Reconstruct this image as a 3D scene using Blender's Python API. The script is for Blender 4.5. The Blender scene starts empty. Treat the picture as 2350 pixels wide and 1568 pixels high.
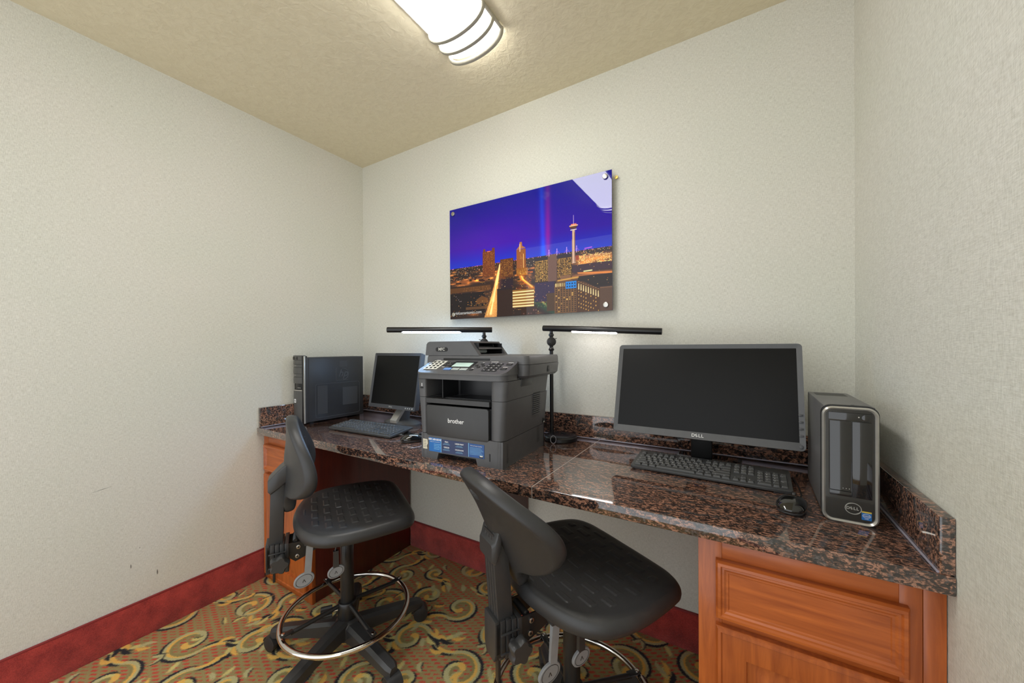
import bpy, bmesh, math, random
import numpy as np
from mathutils import Matrix, Vector

SC = bpy.context.scene
COL = SC.collection
PI = math.pi
random.seed(7)

# ------------------------------------------------------------------ camera
F_PX, W_PX = 850.15, 2350.0
yaw, pitch, roll = 0.544518754, -0.00450995, -0.00620220
fv = Vector((-math.sin(yaw)*math.cos(pitch), math.cos(yaw)*math.cos(pitch), math.sin(pitch)))
rv = fv.cross(Vector((0, 0, 1))).normalized()
uv_ = rv.cross(fv)
r2 = rv*math.cos(roll) + uv_*math.sin(roll)
u2 = -rv*math.sin(roll) + uv_*math.cos(roll)
cd = bpy.data.cameras.new('camera')
cam = bpy.data.objects.new('camera', cd)
COL.objects.link(cam)
cam.matrix_world = Matrix(((r2.x, u2.x, -fv.x, 2.16481), (r2.y, u2.y, -fv.y, -1.63318),
                           (r2.z, u2.z, -fv.z, 1.21871), (0, 0, 0, 1)))
cd.sensor_fit = 'HORIZONTAL'
cd.sensor_width = 36.0
cd.lens = F_PX/W_PX*36.0
cd.shift_y = 16.82/W_PX
cd.clip_start = 0.02
SC.camera = cam

# ------------------------------------------------------------------ world / exposure
wd = bpy.data.worlds.new('world')
SC.world = wd
wd.use_nodes = True
wd.node_tree.nodes['Background'].inputs[0].default_value = (0.95, 0.98, 1.0, 1)
wd.node_tree.nodes['Background'].inputs[1].default_value = 1.75
SC.view_settings.view_transform = 'Standard'
SC.view_settings.look = 'None'
SC.view_settings.gamma = 1.0
SC.view_settings.exposure = -0.07
SC.view_settings.use_curve_mapping = False
SC.cycles.use_denoising = True
SC.cycles.max_bounces = 10
SC.cycles.diffuse_bounces = 6
SC.cycles.sample_clamp_indirect = 6.0
LAMP_CEILING = 17.5
LAMP_DESK_BLUE = 330.0
LAMP_DESK_WHITE = 30.0

# ------------------------------------------------------------------ room numbers
W = 2.5            # room width
H = 2.44           # ceiling
YF = -2.35         # the nook opens to a bright lobby behind the camera
ZC = 0.8024        # counter top
CD = -0.662        # counter front edge

def lin(c):
    c = c/255.0
    return c/12.92 if c <= 0.04045 else ((c+0.055)/1.055)**2.4
def rgb(r, g, b, a=1.0):
    return (lin(r), lin(g), lin(b), a)

# ------------------------------------------------------------------ materials
def newmat(name):
    m = bpy.data.materials.new(name)
    m.use_nodes = True
    nt = m.node_tree
    return m, nt, nt.nodes['Principled BSDF']
def nd(nt, typ, **kw):
    n = nt.nodes.new(typ)
    for k, v in kw.items():
        setattr(n, k, v)
    return n
def setin(n, **kw):
    for k, v in kw.items():
        n.inputs[k.replace('_', ' ')].default_value = v
def coords(nt, scale=(1, 1, 1), kind='Object'):
    tc = nd(nt, 'ShaderNodeTexCoord')
    mp = nd(nt, 'ShaderNodeMapping')
    mp.inputs['Scale'].default_value = scale
    nt.links.new(tc.outputs[kind], mp.inputs['Vector'])
    return mp.outputs['Vector']
def noise(nt, vec, scale, detail=4, rough=0.5, dist=0.0):
    n = nd(nt, 'ShaderNodeTexNoise')
    nt.links.new(vec, n.inputs['Vector'])
    setin(n, Scale=scale, Detail=detail, Roughness=rough, Distortion=dist)
    return n.outputs['Fac']
def ramp(nt, fac, stops):
    r = nd(nt, 'ShaderNodeValToRGB')
    e = r.color_ramp.elements
    e[0].position, e[0].color = stops[0]
    e[1].position, e[1].color = stops[1]
    for p_, c in stops[2:]:
        x = e.new(p_); x.color = c
    nt.links.new(fac, r.inputs['Fac'])
    return r.outputs['Color']
def bump(nt, bs, fac, strength, dist=0.002):
    b = nd(nt, 'ShaderNodeBump')
    setin(b, Strength=strength, Distance=dist)
    nt.links.new(fac, b.inputs['Height'])
    nt.links.new(b.outputs['Normal'], bs.inputs['Normal'])
def simple(name, col, rough=0.5, metal=0.0, coat=0.0, spec=0.5, grain=0.0, gscale=900, gdist=0.0004, vary=0.06):
    m, nt, bs = newmat(name)
    setin(bs, Roughness=rough, Metallic=metal)
    bs.inputs['Coat Weight'].default_value = coat
    bs.inputs['Coat Roughness'].default_value = 0.05
    bs.inputs['Specular IOR Level'].default_value = spec
    v = coords(nt)
    f = noise(nt, v, 35, 3)
    a = tuple(x*(1-vary) for x in col[:3])+(1,)
    b = tuple(min(1, x*(1+vary)) for x in col[:3])+(1,)
    nt.links.new(ramp(nt, f, [(0.3, a), (0.7, b)]), bs.inputs['Base Color'])
    if grain:
        bump(nt, bs, noise(nt, v, gscale, 2), grain, gdist)
    return m

def mat_wall():
    m, nt, bs = newmat('linen_wallpaper')
    setin(bs, Roughness=0.75)
    v = coords(nt)
    mp = nd(nt, 'ShaderNodeMapping'); mp.inputs['Scale'].default_value = (1, 1, 9)
    nt.links.new(v, mp.inputs['Vector'])
    h1 = noise(nt, mp.outputs[0], 75, 3, 0.6)         # horizontal threads
    mp2 = nd(nt, 'ShaderNodeMapping'); mp2.inputs['Scale'].default_value = (7, 7, 1)
    nt.links.new(v, mp2.inputs['Vector'])
    h2 = noise(nt, mp2.outputs[0], 85, 3, 0.6)
    big = noise(nt, v, 2.2, 2)
    ad = nd(nt, 'ShaderNodeMath', operation='ADD')
    nt.links.new(h1, ad.inputs[0]); nt.links.new(h2, ad.inputs[1])
    hf = nd(nt, 'ShaderNodeMath', operation='MULTIPLY'); hf.inputs[1].default_value = 0.5
    nt.links.new(ad.outputs[0], hf.inputs[0])
    c1 = ramp(nt, hf.outputs[0], [(0.36, rgb(197, 195, 184)), (0.62, rgb(227, 226, 217))])
    c2 = ramp(nt, big, [(0.35, (0.965, 0.975, 0.955, 1)), (0.65, (1, 0.99, 0.985, 1))])
    mx = nd(nt, 'ShaderNodeMix', data_type='RGBA', blend_type='MULTIPLY')
    mx.inputs['Factor'].default_value = 1
    nt.links.new(c1, mx.inputs['A']); nt.links.new(c2, mx.inputs['B'])
    nt.links.new(mx.outputs['Result'], bs.inputs['Base Color'])
    bump(nt, bs, hf.outputs[0], 0.5, 0.003)
    return m
def mat_ceiling():
    m, nt, bs = newmat('textured_ceiling_paint')
    setin(bs, Roughness=0.7)
    v = coords(nt)
    f = noise(nt, v, 38, 5, 0.55, 0.6)
    nt.links.new(ramp(nt, f, [(0.3, rgb(220, 209, 180)), (0.7, rgb(228, 218, 190))]), bs.inputs['Base Color'])
    bump(nt, bs, f, 0.45, 0.007)
    return m
def mat_granite():
    m, nt, bs = newmat('brown_granite')
    setin(bs, Roughness=0.07)
    bs.inputs['Specular IOR Level'].default_value = 0.75
    bs.inputs['Coat Weight'].default_value = 1.0
    bs.inputs['Coat Roughness'].default_value = 0.03
    v = coords(nt, (0.72, 1.5, 1.2))
    a = noise(nt, v, 108, 6, 0.64, 0.8)
    b = noise(nt, v, 30, 5, 0.6, 0.8)
    c = noise(nt, v, 170, 3, 0.6)
    e_ = noise(nt, v, 310, 3, 0.6)
    m1 = nd(nt, 'ShaderNodeMath', operation='MULTIPLY_ADD'); m1.inputs[1].default_value = 0.34; m1.inputs[2].default_value = -0.17
    nt.links.new(e_, m1.inputs[0])
    m2 = nd(nt, 'ShaderNodeMath', operation='ADD')
    nt.links.new(a, m2.inputs[0]); nt.links.new(m1.outputs[0], m2.inputs[1])
    a = m2.outputs[0]
    base = ramp(nt, a, [(0.38, rgb(30, 27, 28)), (0.47, rgb(54, 43, 40)), (0.525, rgb(106, 76, 62)),
                        (0.60, rgb(182, 134, 110)), (0.67, rgb(124, 92, 78)), (0.75, rgb(64, 52, 48))])
    grey = ramp(nt, c, [(0.42, rgb(24, 25, 28)), (0.64, rgb(96, 92, 92))])
    mk = ramp(nt, b, [(0.52, (0, 0, 0, 1)), (0.64, (1, 1, 1, 1))])
    mx = nd(nt, 'ShaderNodeMix', data_type='RGBA')
    nt.links.new(mk, mx.inputs['Factor'])
    nt.links.new(base, mx.inputs['A']); nt.links.new(grey, mx.inputs['B'])
    nt.links.new(mx.outputs['Result'], bs.inputs['Base Color'])
    return m
def mat_wood(name, dark, light, axis='z', coat=0.35):
    m, nt, bs = newmat(name)
    setin(bs, Roughness=0.36)
    bs.inputs['Coat Weight'].default_value = coat
    bs.inputs['Coat Roughness'].default_value = 0.12
    sc = {'z': (14, 14, 1.1), 'x': (1.1, 14, 14), 'y': (14, 1.1, 14)}[axis]
    v = coords(nt, sc)
    f = noise(nt, v, 3.2, 6, 0.62, 0.7)
    g = noise(nt, coords(nt), 5, 2)
    c1 = ramp(nt, f, [(0.28, dark), (0.72, light)])
    c2 = ramp(nt, g, [(0.3, (0.82, 0.80, 0.78, 1)), (0.7, (1, 1, 1, 1))])
    mx = nd(nt, 'ShaderNodeMix', data_type='RGBA', blend_type='MULTIPLY')
    mx.inputs['Factor'].default_value = 1
    nt.links.new(c1, mx.inputs['A']); nt.links.new(c2, mx.inputs['B'])
    nt.links.new(mx.outputs['Result'], bs.inputs['Base Color'])
    bump(nt, bs, f, 0.05, 0.001)
    return m
def mat_pile(name, c0, c1, scale=320):
    m, nt, bs = newmat(name)
    setin(bs, Roughness=0.95)
    bs.inputs['Sheen Weight'].default_value = 0.25
    v = coords(nt)
    f = noise(nt, v, scale, 3, 0.7)
    g = noise(nt, v, 14, 3, 0.6)
    mx = nd(nt, 'ShaderNodeMath', operation='ADD')
    nt.links.new(f, mx.inputs[0]); nt.links.new(g, mx.inputs[1])
    hf = nd(nt, 'ShaderNodeMath', operation='MULTIPLY'); hf.inputs[1].default_value = 0.5
    nt.links.new(mx.outputs[0], hf.inputs[0])
    nt.links.new(ramp(nt, hf.outputs[0], [(0.36, c0), (0.64, c1)]), bs.inputs['Base Color'])
    bump(nt, bs, f, 0.8, 0.004)
    return m
def mat_attr(name, rough=0.95, pile=True, coat=0.0):
    m, nt, bs = newmat(name)
    setin(bs, Roughness=rough)
    at = nd(nt, 'ShaderNodeAttribute'); at.attribute_name = 'col'
    if pile:
        v = coords(nt)
        f = noise(nt, v, 420, 2, 0.7)
        c = ramp(nt, f, [(0.25, (0.78, 0.78, 0.78, 1)), (0.7, (1.2, 1.2, 1.2, 1))])
        mx = nd(nt, 'ShaderNodeMix', data_type='RGBA', blend_type='MULTIPLY')
        mx.inputs['Factor'].default_value = 1
        nt.links.new(at.outputs['Color'], mx.inputs['A']); nt.links.new(c, mx.inputs['B'])
        nt.links.new(mx.outputs['Result'], bs.inputs['Base Color'])
        bump(nt, bs, f, 0.6, 0.003)
    else:
        nt.links.new(at.outputs['Color'], bs.inputs['Base Color'])
        bs.inputs['Coat Weight'].default_value = coat
        bs.inputs['Coat Roughness'].default_value = 0.01
        bs.inputs['Coat IOR'].default_value = 1.45
        bs.inputs['Specular IOR Level'].default_value = 0.0
    return m
def mat_emit(name, col, strength, base=(0.8, 0.8, 0.8, 1)):
    m, nt, bs = newmat(name)
    setin(bs, Base_Color=base, Roughness=0.4)
    bs.inputs['Emission Color'].default_value = col
    bs.inputs['Emission Strength'].default_value = strength
    return m
def mat_mesh_vent(name, col):
    m, nt, bs = newmat(name)
    setin(bs, Roughness=0.5)
    v = coords(nt)
    vo = nd(nt, 'ShaderNodeTexVoronoi'); setin(vo, Scale=330.0, Randomness=0.0)
    nt.links.new(v, vo.inputs['Vector'])
    nt.links.new(ramp(nt, vo.outputs['Distance'], [(0.30, rgb(8, 8, 9)), (0.42, col)]), bs.inputs['Base Color'])
    return m

M = {}
M['wall'] = mat_wall()
M['ceiling'] = mat_ceiling()
M['granite'] = mat_granite()
M['wood'] = mat_wood('cherry_wood', rgb(148, 68, 22), rgb(204, 110, 46))
M['wood_x'] = mat_wood('cherry_wood_across', rgb(150, 69, 23), rgb(206, 111, 47), 'x')
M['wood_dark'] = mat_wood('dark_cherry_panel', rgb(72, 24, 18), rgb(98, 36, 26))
M['base_pile'] = mat_pile('red_carpet_base', rgb(128, 24, 21), rgb(196, 66, 56))
M['base_edge'] = simple('red_bound_edge', rgb(136, 38, 40), 0.6)
M['carpet'] = mat_attr('patterned_carpet')
M['print'] = mat_attr('glossy_city_print', 0.35, False, 1.0)
M['acrylic_edge'] = simple('acrylic_edge', rgb(70, 66, 100), 0.15)
M['steel'] = simple('brushed_steel', rgb(196, 194, 188), 0.28, 1.0)
M['chrome'] = simple('chrome', rgb(225, 222, 218), 0.09, 1.0)
M['nickel'] = simple('satin_nickel', rgb(176, 172, 158), 0.45, 0.4)
M['brass'] = simple('brass', rgb(190, 160, 80), 0.35, 1.0)
M['poly'] = simple('black_polyurethane', rgb(50, 50, 51), 0.38, grain=0.35, gscale=700, gdist=0.0009)
M['chair_plastic'] = simple('black_chair_plastic', rgb(54, 54, 55), 0.36, grain=0.2, gscale=900)
M['chair_metal'] = simple('black_painted_metal', rgb(36, 36, 37), 0.30)
M['wheel'] = simple('dark_rubber', rgb(40, 40, 42), 0.45)
M['paddle'] = simple('grey_paddle_plastic', rgb(140, 142, 144), 0.38)
M['printer'] = simple('charcoal_printer_plastic', rgb(82, 82, 84), 0.42, grain=0.15, gscale=1200)
M['printer_dark'] = simple('dark_printer_panel', rgb(52, 52, 53), 0.4, grain=0.1, gscale=1200)
M['printer_in'] = simple('inner_black_plastic', rgb(26, 27, 31), 0.35)
M['black'] = simple('flat_black', rgb(12, 12, 13), 0.5)
M['gloss'] = simple('piano_black', rgb(13, 13, 14), 0.08, coat=0.8)
M['bezel'] = simple('monitor_bezel', rgb(78, 79, 81), 0.38)
M['bezel_dark'] = simple('monitor_bezel_dark', rgb(62, 62, 64), 0.36)
M['pressed'] = simple('pressed_steel_edge', rgb(72, 74, 78), 0.3)
M['screen'] = simple('lcd_screen', rgb(9, 9, 9), 0.32, spec=0.2, vary=0.0)
M['case_dark'] = simple('black_steel_case', rgb(44, 45, 48), 0.42)
M['case_grey'] = simple('grey_steel_case', rgb(98, 98, 99), 0.4)
M['bezel_pc'] = simple('charcoal_pc_bezel', rgb(80, 80, 79), 0.38)
M['silver'] = simple('silver_plastic', rgb(188, 186, 180), 0.3, 0.6)
M['key'] = simple('black_key', rgb(66, 67, 68), 0.38)
M['kbody'] = simple('keyboard_shell', rgb(62, 63, 64), 0.35)
M['white'] = simple('white_lettering', rgb(225, 225, 225), 0.5)
M['cream'] = simple('cream_sticker', rgb(214, 208, 186), 0.6)
M['lettering_dark'] = simple('dark_lettering', rgb(60, 58, 54), 0.6)
M['vent'] = mat_mesh_vent('perforated_steel', rgb(62, 63, 66))
M['lamp_black'] = simple('black_lamp_metal', rgb(24, 23, 25), 0.3)
M['lamp_base'] = simple('lamp_base_black', rgb(44, 42, 48), 0.25)
M['led_blue'] = mat_emit('cool_led', (0.36, 0.62, 1.0, 1), LAMP_DESK_BLUE)
M['led_white'] = mat_emit('neutral_led', (1.0, 0.95, 0.93, 1), LAMP_DESK_WHITE)
M['diffuser'] = mat_emit('lit_acrylic_diffuser', (1.0, 0.99, 0.965, 1), LAMP_CEILING)
M['sticker_blue'] = simple('blue_sticker', rgb(22, 104, 178), 0.35)
M['sticker_navy'] = simple('navy_sticker', rgb(38, 52, 92), 0.35)
M['sticker_mid'] = simple('mid_blue_sticker', rgb(30, 78, 142), 0.35)
M['sticker_sky'] = simple('light_blue_lines', rgb(130, 190, 225), 0.4)
M['yellow'] = simple('yellow_strip', rgb(206, 178, 70), 0.5)
M['lcd'] = simple('printer_lcd', rgb(196, 222, 214), 0.3)
M['blue_key'] = simple('blue_key', rgb(110, 150, 214), 0.4)
M['grey_key'] = simple('light_grey_key', rgb(170, 178, 176), 0.4)
M['light_key'] = simple('pale_key', rgb(214, 214, 206), 0.4)
M['grout'] = simple('pale_grout', rgb(168, 158, 150), 0.5)
M['caulk'] = simple('clear_caulk', rgb(150, 146, 160), 0.3)
M['plug_blue'] = simple('blue_plug', rgb(28, 70, 170), 0.35)
M['cable_grey'] = simple('grey_cable', rgb(150, 148, 155), 0.3)
M['white_plastic'] = simple('white_plastic', rgb(225, 223, 216), 0.45)

# ------------------------------------------------------------------ mesh builder
def rrect(w, h, r, n=5, cx=0.0, cy=0.0):
    pts = []
    for sx, sy, a0 in ((1, 1, 0), (-1, 1, 90), (-1, -1, 180), (1, -1, 270)):
        for i in range(n+1):
            a = math.radians(a0+90*i/n)
            pts.append((cx+sx*(w/2-r)+r*math.cos(a), cy+sy*(h/2-r)+r*math.sin(a)))
    return pts
PL = {'xy': lambda a, b, c: (a, b, c), 'xz': lambda a, b, c: (a, c, b), 'yz': lambda a, b, c: (c, a, b)}

class MB:
    def __init__(s):
        s.bm = bmesh.new()
        s.mats = []
    def mi(s, m):
        if m not in s.mats:
            s.mats.append(m)
        return s.mats.index(m)
    def add(s, tmp, m, X=None):
        i = s.mi(m)
        for f in tmp.faces:
            f.material_index = i
        if X is not None:
            bmesh.ops.transform(tmp, matrix=X, verts=tmp.verts)
            if X.determinant() < 0:
                bmesh.ops.reverse_faces(tmp, faces=tmp.faces)
        me = bpy.data.meshes.new('tmp')
        tmp.to_mesh(me); tmp.free()
        s.bm.from_mesh(me)
        bpy.data.meshes.remove(me)
        return s
    def box(s, a, b, m, bev=0.0, seg=2, X=None):
        t = bmesh.new()
        bmesh.ops.create_cube(t, size=1.0)
        sz = [abs(b[i]-a[i]) for i in range(3)]
        ce = [(a[i]+b[i])/2 for i in range(3)]
        bmesh.ops.transform(t, matrix=Matrix.Translation(ce) @ Matrix.Diagonal((*sz, 1)), verts=t.verts)
        if bev:
            bmesh.ops.bevel(t, geom=list(t.edges), offset=min(bev, min(sz)*0.48), segments=seg, profile=0.5, affect='EDGES')
        return s.add(t, m, X)
    def cyl(s, p0, p1, r, m, r1=None, seg=24, bev=0.0, X=None):
        t = bmesh.new()
        p0, p1 = Vector(p0), Vector(p1)
        d = p1-p0
        bmesh.ops.create_cone(t, cap_ends=True, segments=seg, radius1=r, radius2=r if r1 is None else r1, depth=d.length)
        if bev:
            es = [e for e in t.edges if len(e.link_faces) == 2 and any(len(f.verts) > 4 for f in e.link_faces)]
            bmesh.ops.bevel(t, geom=es, offset=bev, segments=2, profile=0.5, affect='EDGES')
        R = d.to_track_quat('Z', 'Y').to_matrix().to_4x4()
        bmesh.ops.transform(t, matrix=Matrix.Translation((p0+p1)/2) @ R, verts=t.verts)
        return s.add(t, m, X)
    def prism(s, pts, h0, h1, m, plane='xy', bev=0.0, seg=2, X=None):
        t = bmesh.new()
        f = PL[plane]
        lo = [t.verts.new(f(x, y, h0)) for x, y in pts]
        hi = [t.verts.new(f(x, y, h1)) for x, y in pts]
        n = len(pts)
        t.faces.new(lo[::-1]); t.faces.new(hi)
        for i in range(n):
            t.faces.new((lo[i], lo[(i+1) % n], hi[(i+1) % n], hi[i]))
        bmesh.ops.recalc_face_normals(t, faces=t.faces)
        if bev:
            es = [e for e in t.edges if any(len(fc.verts) > 4 or fc in (t.faces[0:2]) for fc in e.link_faces)] if n > 4 else list(t.edges)
            bmesh.ops.bevel(t, geom=es, offset=bev, segments=seg, profile=0.5, affect='EDGES')
        return s.add(t, m, X)
    def frame(s, outer, inner, h0, h1, m, plane='xz', X=None, lip=0.0):
        t = bmesh.new()
        f = PL[plane]
        n = len(outer)
        o0 = [t.verts.new(f(x, y, h0)) for x, y in outer]; o1 = [t.verts.new(f(x, y, h1)) for x, y in outer]
        i0 = [t.verts.new(f(x, y, h0+lip)) for x, y in inner]; i1 = [t.verts.new(f(x, y, h1)) for x, y in inner]
        for a, b in ((o0, o1), (i1, i0), (i0, o0), (o1, i1)):
            for k in range(n):
                t.faces.new((a[k], a[(k+1) % n], b[(k+1) % n], b[k]))
        bmesh.ops.recalc_face_normals(t, faces=t.faces)
        return s.add(t, m, X)
    def tube(s, pts, r, m, seg=12, closed=False, X=None, flat=None):
        t = bmesh.new()
        P = [Vector(p) for p in pts]
        n = len(P)
        rs = r if isinstance(r, (list, tuple)) else [r]*n
        rings = []
        up = Vector((0, 0, 1))
        prev = None
        for i in range(n):
            a = P[(i-1) % n] if (closed or i > 0) else P[i]
            b = P[(i+1) % n] if (closed or i < n-1) else P[i]
            d = (b-a).normalized()
            if prev is None:
                x = d.cross(up)
                if x.length < 1e-3:
                    x = d.cross(Vector((0, 1, 0)))
                x.normalize()
            else:
                x = (prev-d*prev.dot(d)).normalized()
            prev = x
            y = d.cross(x)
            fl = flat or (1, 1)
            rings.append([t.verts.new(P[i]+(x*math.cos(2*PI*k/seg)*fl[0]+y*math.sin(2*PI*k/seg)*fl[1])*rs[i]) for k in range(seg)])
        for i in range(n if closed else n-1):
            A, B = rings[i], rings[(i+1) % n]
            for k in range(seg):
                t.faces.new((A[k], A[(k+1) % seg], B[(k+1) % seg], B[k]))
        if not closed:
            t.faces.new(rings[0][::-1]); t.faces.new(rings[-1])
        bmesh.ops.recalc_face_normals(t, faces=t.faces)
        return s.add(t, m, X)
    def lathe(s, prof, m, seg=40, X=None):
        t = bmesh.new()
        rings = []
        for r, z in prof:
            if r < 1e-6:
                rings.append([t.verts.new((0, 0, z))])
            else:
                rings.append([t.verts.new((r*math.cos(2*PI*k/seg), r*math.sin(2*PI*k/seg), z)) for k in range(seg)])
        for A, B in zip(rings, rings[1:]):
            for k in range(seg):
                k2 = (k+1) % seg
                if len(A) == 1 and len(B) == 1:
                    continue
                if len(A) == 1:
                    t.faces.new((A[0], B[k], B[k2]))
                elif len(B) == 1:
                    t.faces.new((A[k], A[k2], B[0]))
                else:
                    t.faces.new((A[k], A[k2], B[k2], B[k]))
        bmesh.ops.recalc_face_normals(t, faces=t.faces)
        return s.add(t, m, X)
    def loft(s, loops, m, X=None, cap=True):
        t = bmesh.new()
        L = [[t.verts.new(p) for p in lp] for lp in loops]
        n = len(L[0])
        for A, B in zip(L, L[1:]):
            for k in range(n):
                t.faces.new((A[k], A[(k+1) % n], B[(k+1) % n], B[k]))
        if cap:
            t.faces.new(L[0][::-1]); t.faces.new(L[-1])
        bmesh.ops.recalc_face_normals(t, faces=t.faces)
        return s.add(t, m, X)
    def nested(s, w, h, prof, m, X=None):
        """rectangular panel w x h in the xz plane facing -y; prof = [(inset, height)], back at height 0"""
        t = bmesh.new()
        L = []
        for ins, hh in prof:
            a, b = w/2-ins, h/2-ins
            L.append([t.verts.new((x, -hh, z)) for x, z in ((-a, -b), (a, -b), (a, b), (-a, b))])
        for A, B in zip(L, L[1:]):
            for k in range(4):
                t.faces.new((A[k], A[(k+1) % 4], B[(k+1) % 4], B[k]))
        t.faces.new(L[0][::-1]); t.faces.new(L[-1])
        bmesh.ops.recalc_face_normals(t, faces=t.faces)
        return s.add(t, m, X)
    def text(s, body, size, m, X, depth=0.0004, shear=0.0, align='CENTER', spacing=1.0, bold=0.0):
        cu = bpy.data.curves.new('txt', 'FONT')
        cu.body = body; cu.size = size; cu.extrude = depth; cu.shear = shear
        cu.align_x = align; cu.align_y = 'CENTER'; cu.space_character = spacing
        cu.offset = bold
        cu.resolution_u = 3
        ob = bpy.data.objects.new('txt', cu)
        COL.objects.link(ob)
        dg = bpy.context.evaluated_depsgraph_get()
        me = bpy.data.meshes.new_from_object(ob.evaluated_get(dg))
        t = bmesh.new(); t.from_mesh(me)
        bpy.data.objects.remove(ob); bpy.data.curves.remove(cu); bpy.data.meshes.remove(me)
        return s.add(t, m, X)
    def build(s, name, parent=None, smooth=True, angle=38, loc=None):
        me = bpy.data.meshes.new(name)
        s.bm.to_mesh(me); s.bm.free()
        for m in s.mats:
            me.materials.append(m)
        if smooth:
            me.polygons.foreach_set('use_smooth', [True]*len(me.polygons))
            me.set_sharp_from_angle(angle=math.radians(angle))
        return link(name, me, parent, loc)

def link(name, me, parent=None, loc=None):
    o = bpy.data.objects.new(name, me)
    COL.objects.link(o)
    if parent is not None:
        o.parent = parent
    if loc is not None:
        o.location = loc
    return o
def thing(name, label, cat, loc=(0, 0, 0), rz=0.0, group=None):
    o = bpy.data.objects.new(name, None)
    COL.objects.link(o)
    o.empty_display_size = 0.05
    o.location = loc; o.rotation_euler = (0, 0, rz)
    tag(o, label, cat, group)
    return o
def tag(o, label, cat, group=None):
    o['label'] = label; o['category'] = cat
    if group:
        o['group'] = group
    return o
def struct(o):
    o['kind'] = 'structure'
    return o
# orientation helper: local text plane (x right, y up, normal z) onto a wall facing -y / +x
FACE_MY = Matrix(((1, 0, 0, 0), (0, 0, -1, 0), (0, 1, 0, 0), (0, 0, 0, 1)))     # x->x, y->z, n->-y
FACE_PX = Matrix(((0, 0, 1, 0), (1, 0, 0, 0), (0, 1, 0, 0), (0, 0, 0, 1)))      # x->y, y->z, n->+x
def T(x, y, z):
    return Matrix.Translation((x, y, z))
def RX(d):
    return Matrix.Rotation(math.radians(d), 4, 'X')
def RY(d):
    return Matrix.Rotation(math.radians(d), 4, 'Y')
def RZ(d):
    return Matrix.Rotation(math.radians(d), 4, 'Z')

def np_mesh(name, verts, faces, mat, smooth=True, col=None):
    me = bpy.data.meshes.new(name)
    nv, nf = len(verts), len(faces)
    me.vertices.add(nv); me.vertices.foreach_set('co', np.ascontiguousarray(verts, dtype=np.float32).ravel())
    me.loops.add(nf*4); me.polygons.add(nf)
    me.loops.foreach_set('vertex_index', np.ascontiguousarray(faces, dtype=np.int32).ravel())
    me.polygons.foreach_set('loop_start', np.arange(0, nf*4, 4, dtype=np.int32))
    me.polygons.foreach_set('use_smooth', np.full(nf, smooth))
    me.materials.append(mat)
    if col is not None:
        at = me.attributes.new('col', 'FLOAT_COLOR', 'POINT')
        c4 = np.ones((nv, 4), np.float32); c4[:, :3] = col
        at.data.foreach_set('color', c4.ravel())
    me.update(calc_edges=True)
    me.validate()
    return me
def grid_faces(nu, nv, wrap=False):
    i = np.arange(nu-1)[:, None]; j = np.arange(nv if wrap else nv-1)[None, :]
    a = i*nv+j; b = i*nv+(j+1) % nv
    return np.stack([a, b, b+nv, a+nv], -1).reshape(-1, 4)
def tolin(img):
    img = img/255.0
    return np.where(img <= 0.04045, img/12.92, ((img+0.055)/1.055)**2.4)

# ------------------------------------------------------------------ room shell
def slab(name, a, b, m):
    return struct(MB().box(a, b, m).build(name, smooth=False))
slab('ceiling', (-0.1, YF-0.1, H), (W+0.1, 0.1, H+0.1), M['ceiling'])
slab('wall_back', (-0.1, 0, 0), (W+0.1, 0.1, H), M['wall'])
wl = slab('wall_left', (-0.1, YF, 0), (0, 0, H), M['wall'])
slab('wall_right', (W, YF, 0), (W+0.1, 0, H), M['wall'])

M['scuff'] = simple('dark_scuff', rgb(96, 92, 86), 0.8)
for (y0, z0, y1, z1, r_) in ((-1.141, 0.321, -1.141, 0.304, 0.0014), (-1.059, 0.258, -1.059, 0.237, 0.0018), (-1.113, 0.380, -1.114, 0.376, 0.0012), (-1.246, 0.657, -1.194, 0.665, 0.0007)):
    MB().tube([(0.0, y0, z0), (0.0002, (y0+y1)/2, (z0+z1)/2), (0.0, y1, z1)], [r_*0.5, r_, r_*0.4], M['scuff'], 6).build('scuff_mark', wl)

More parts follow.
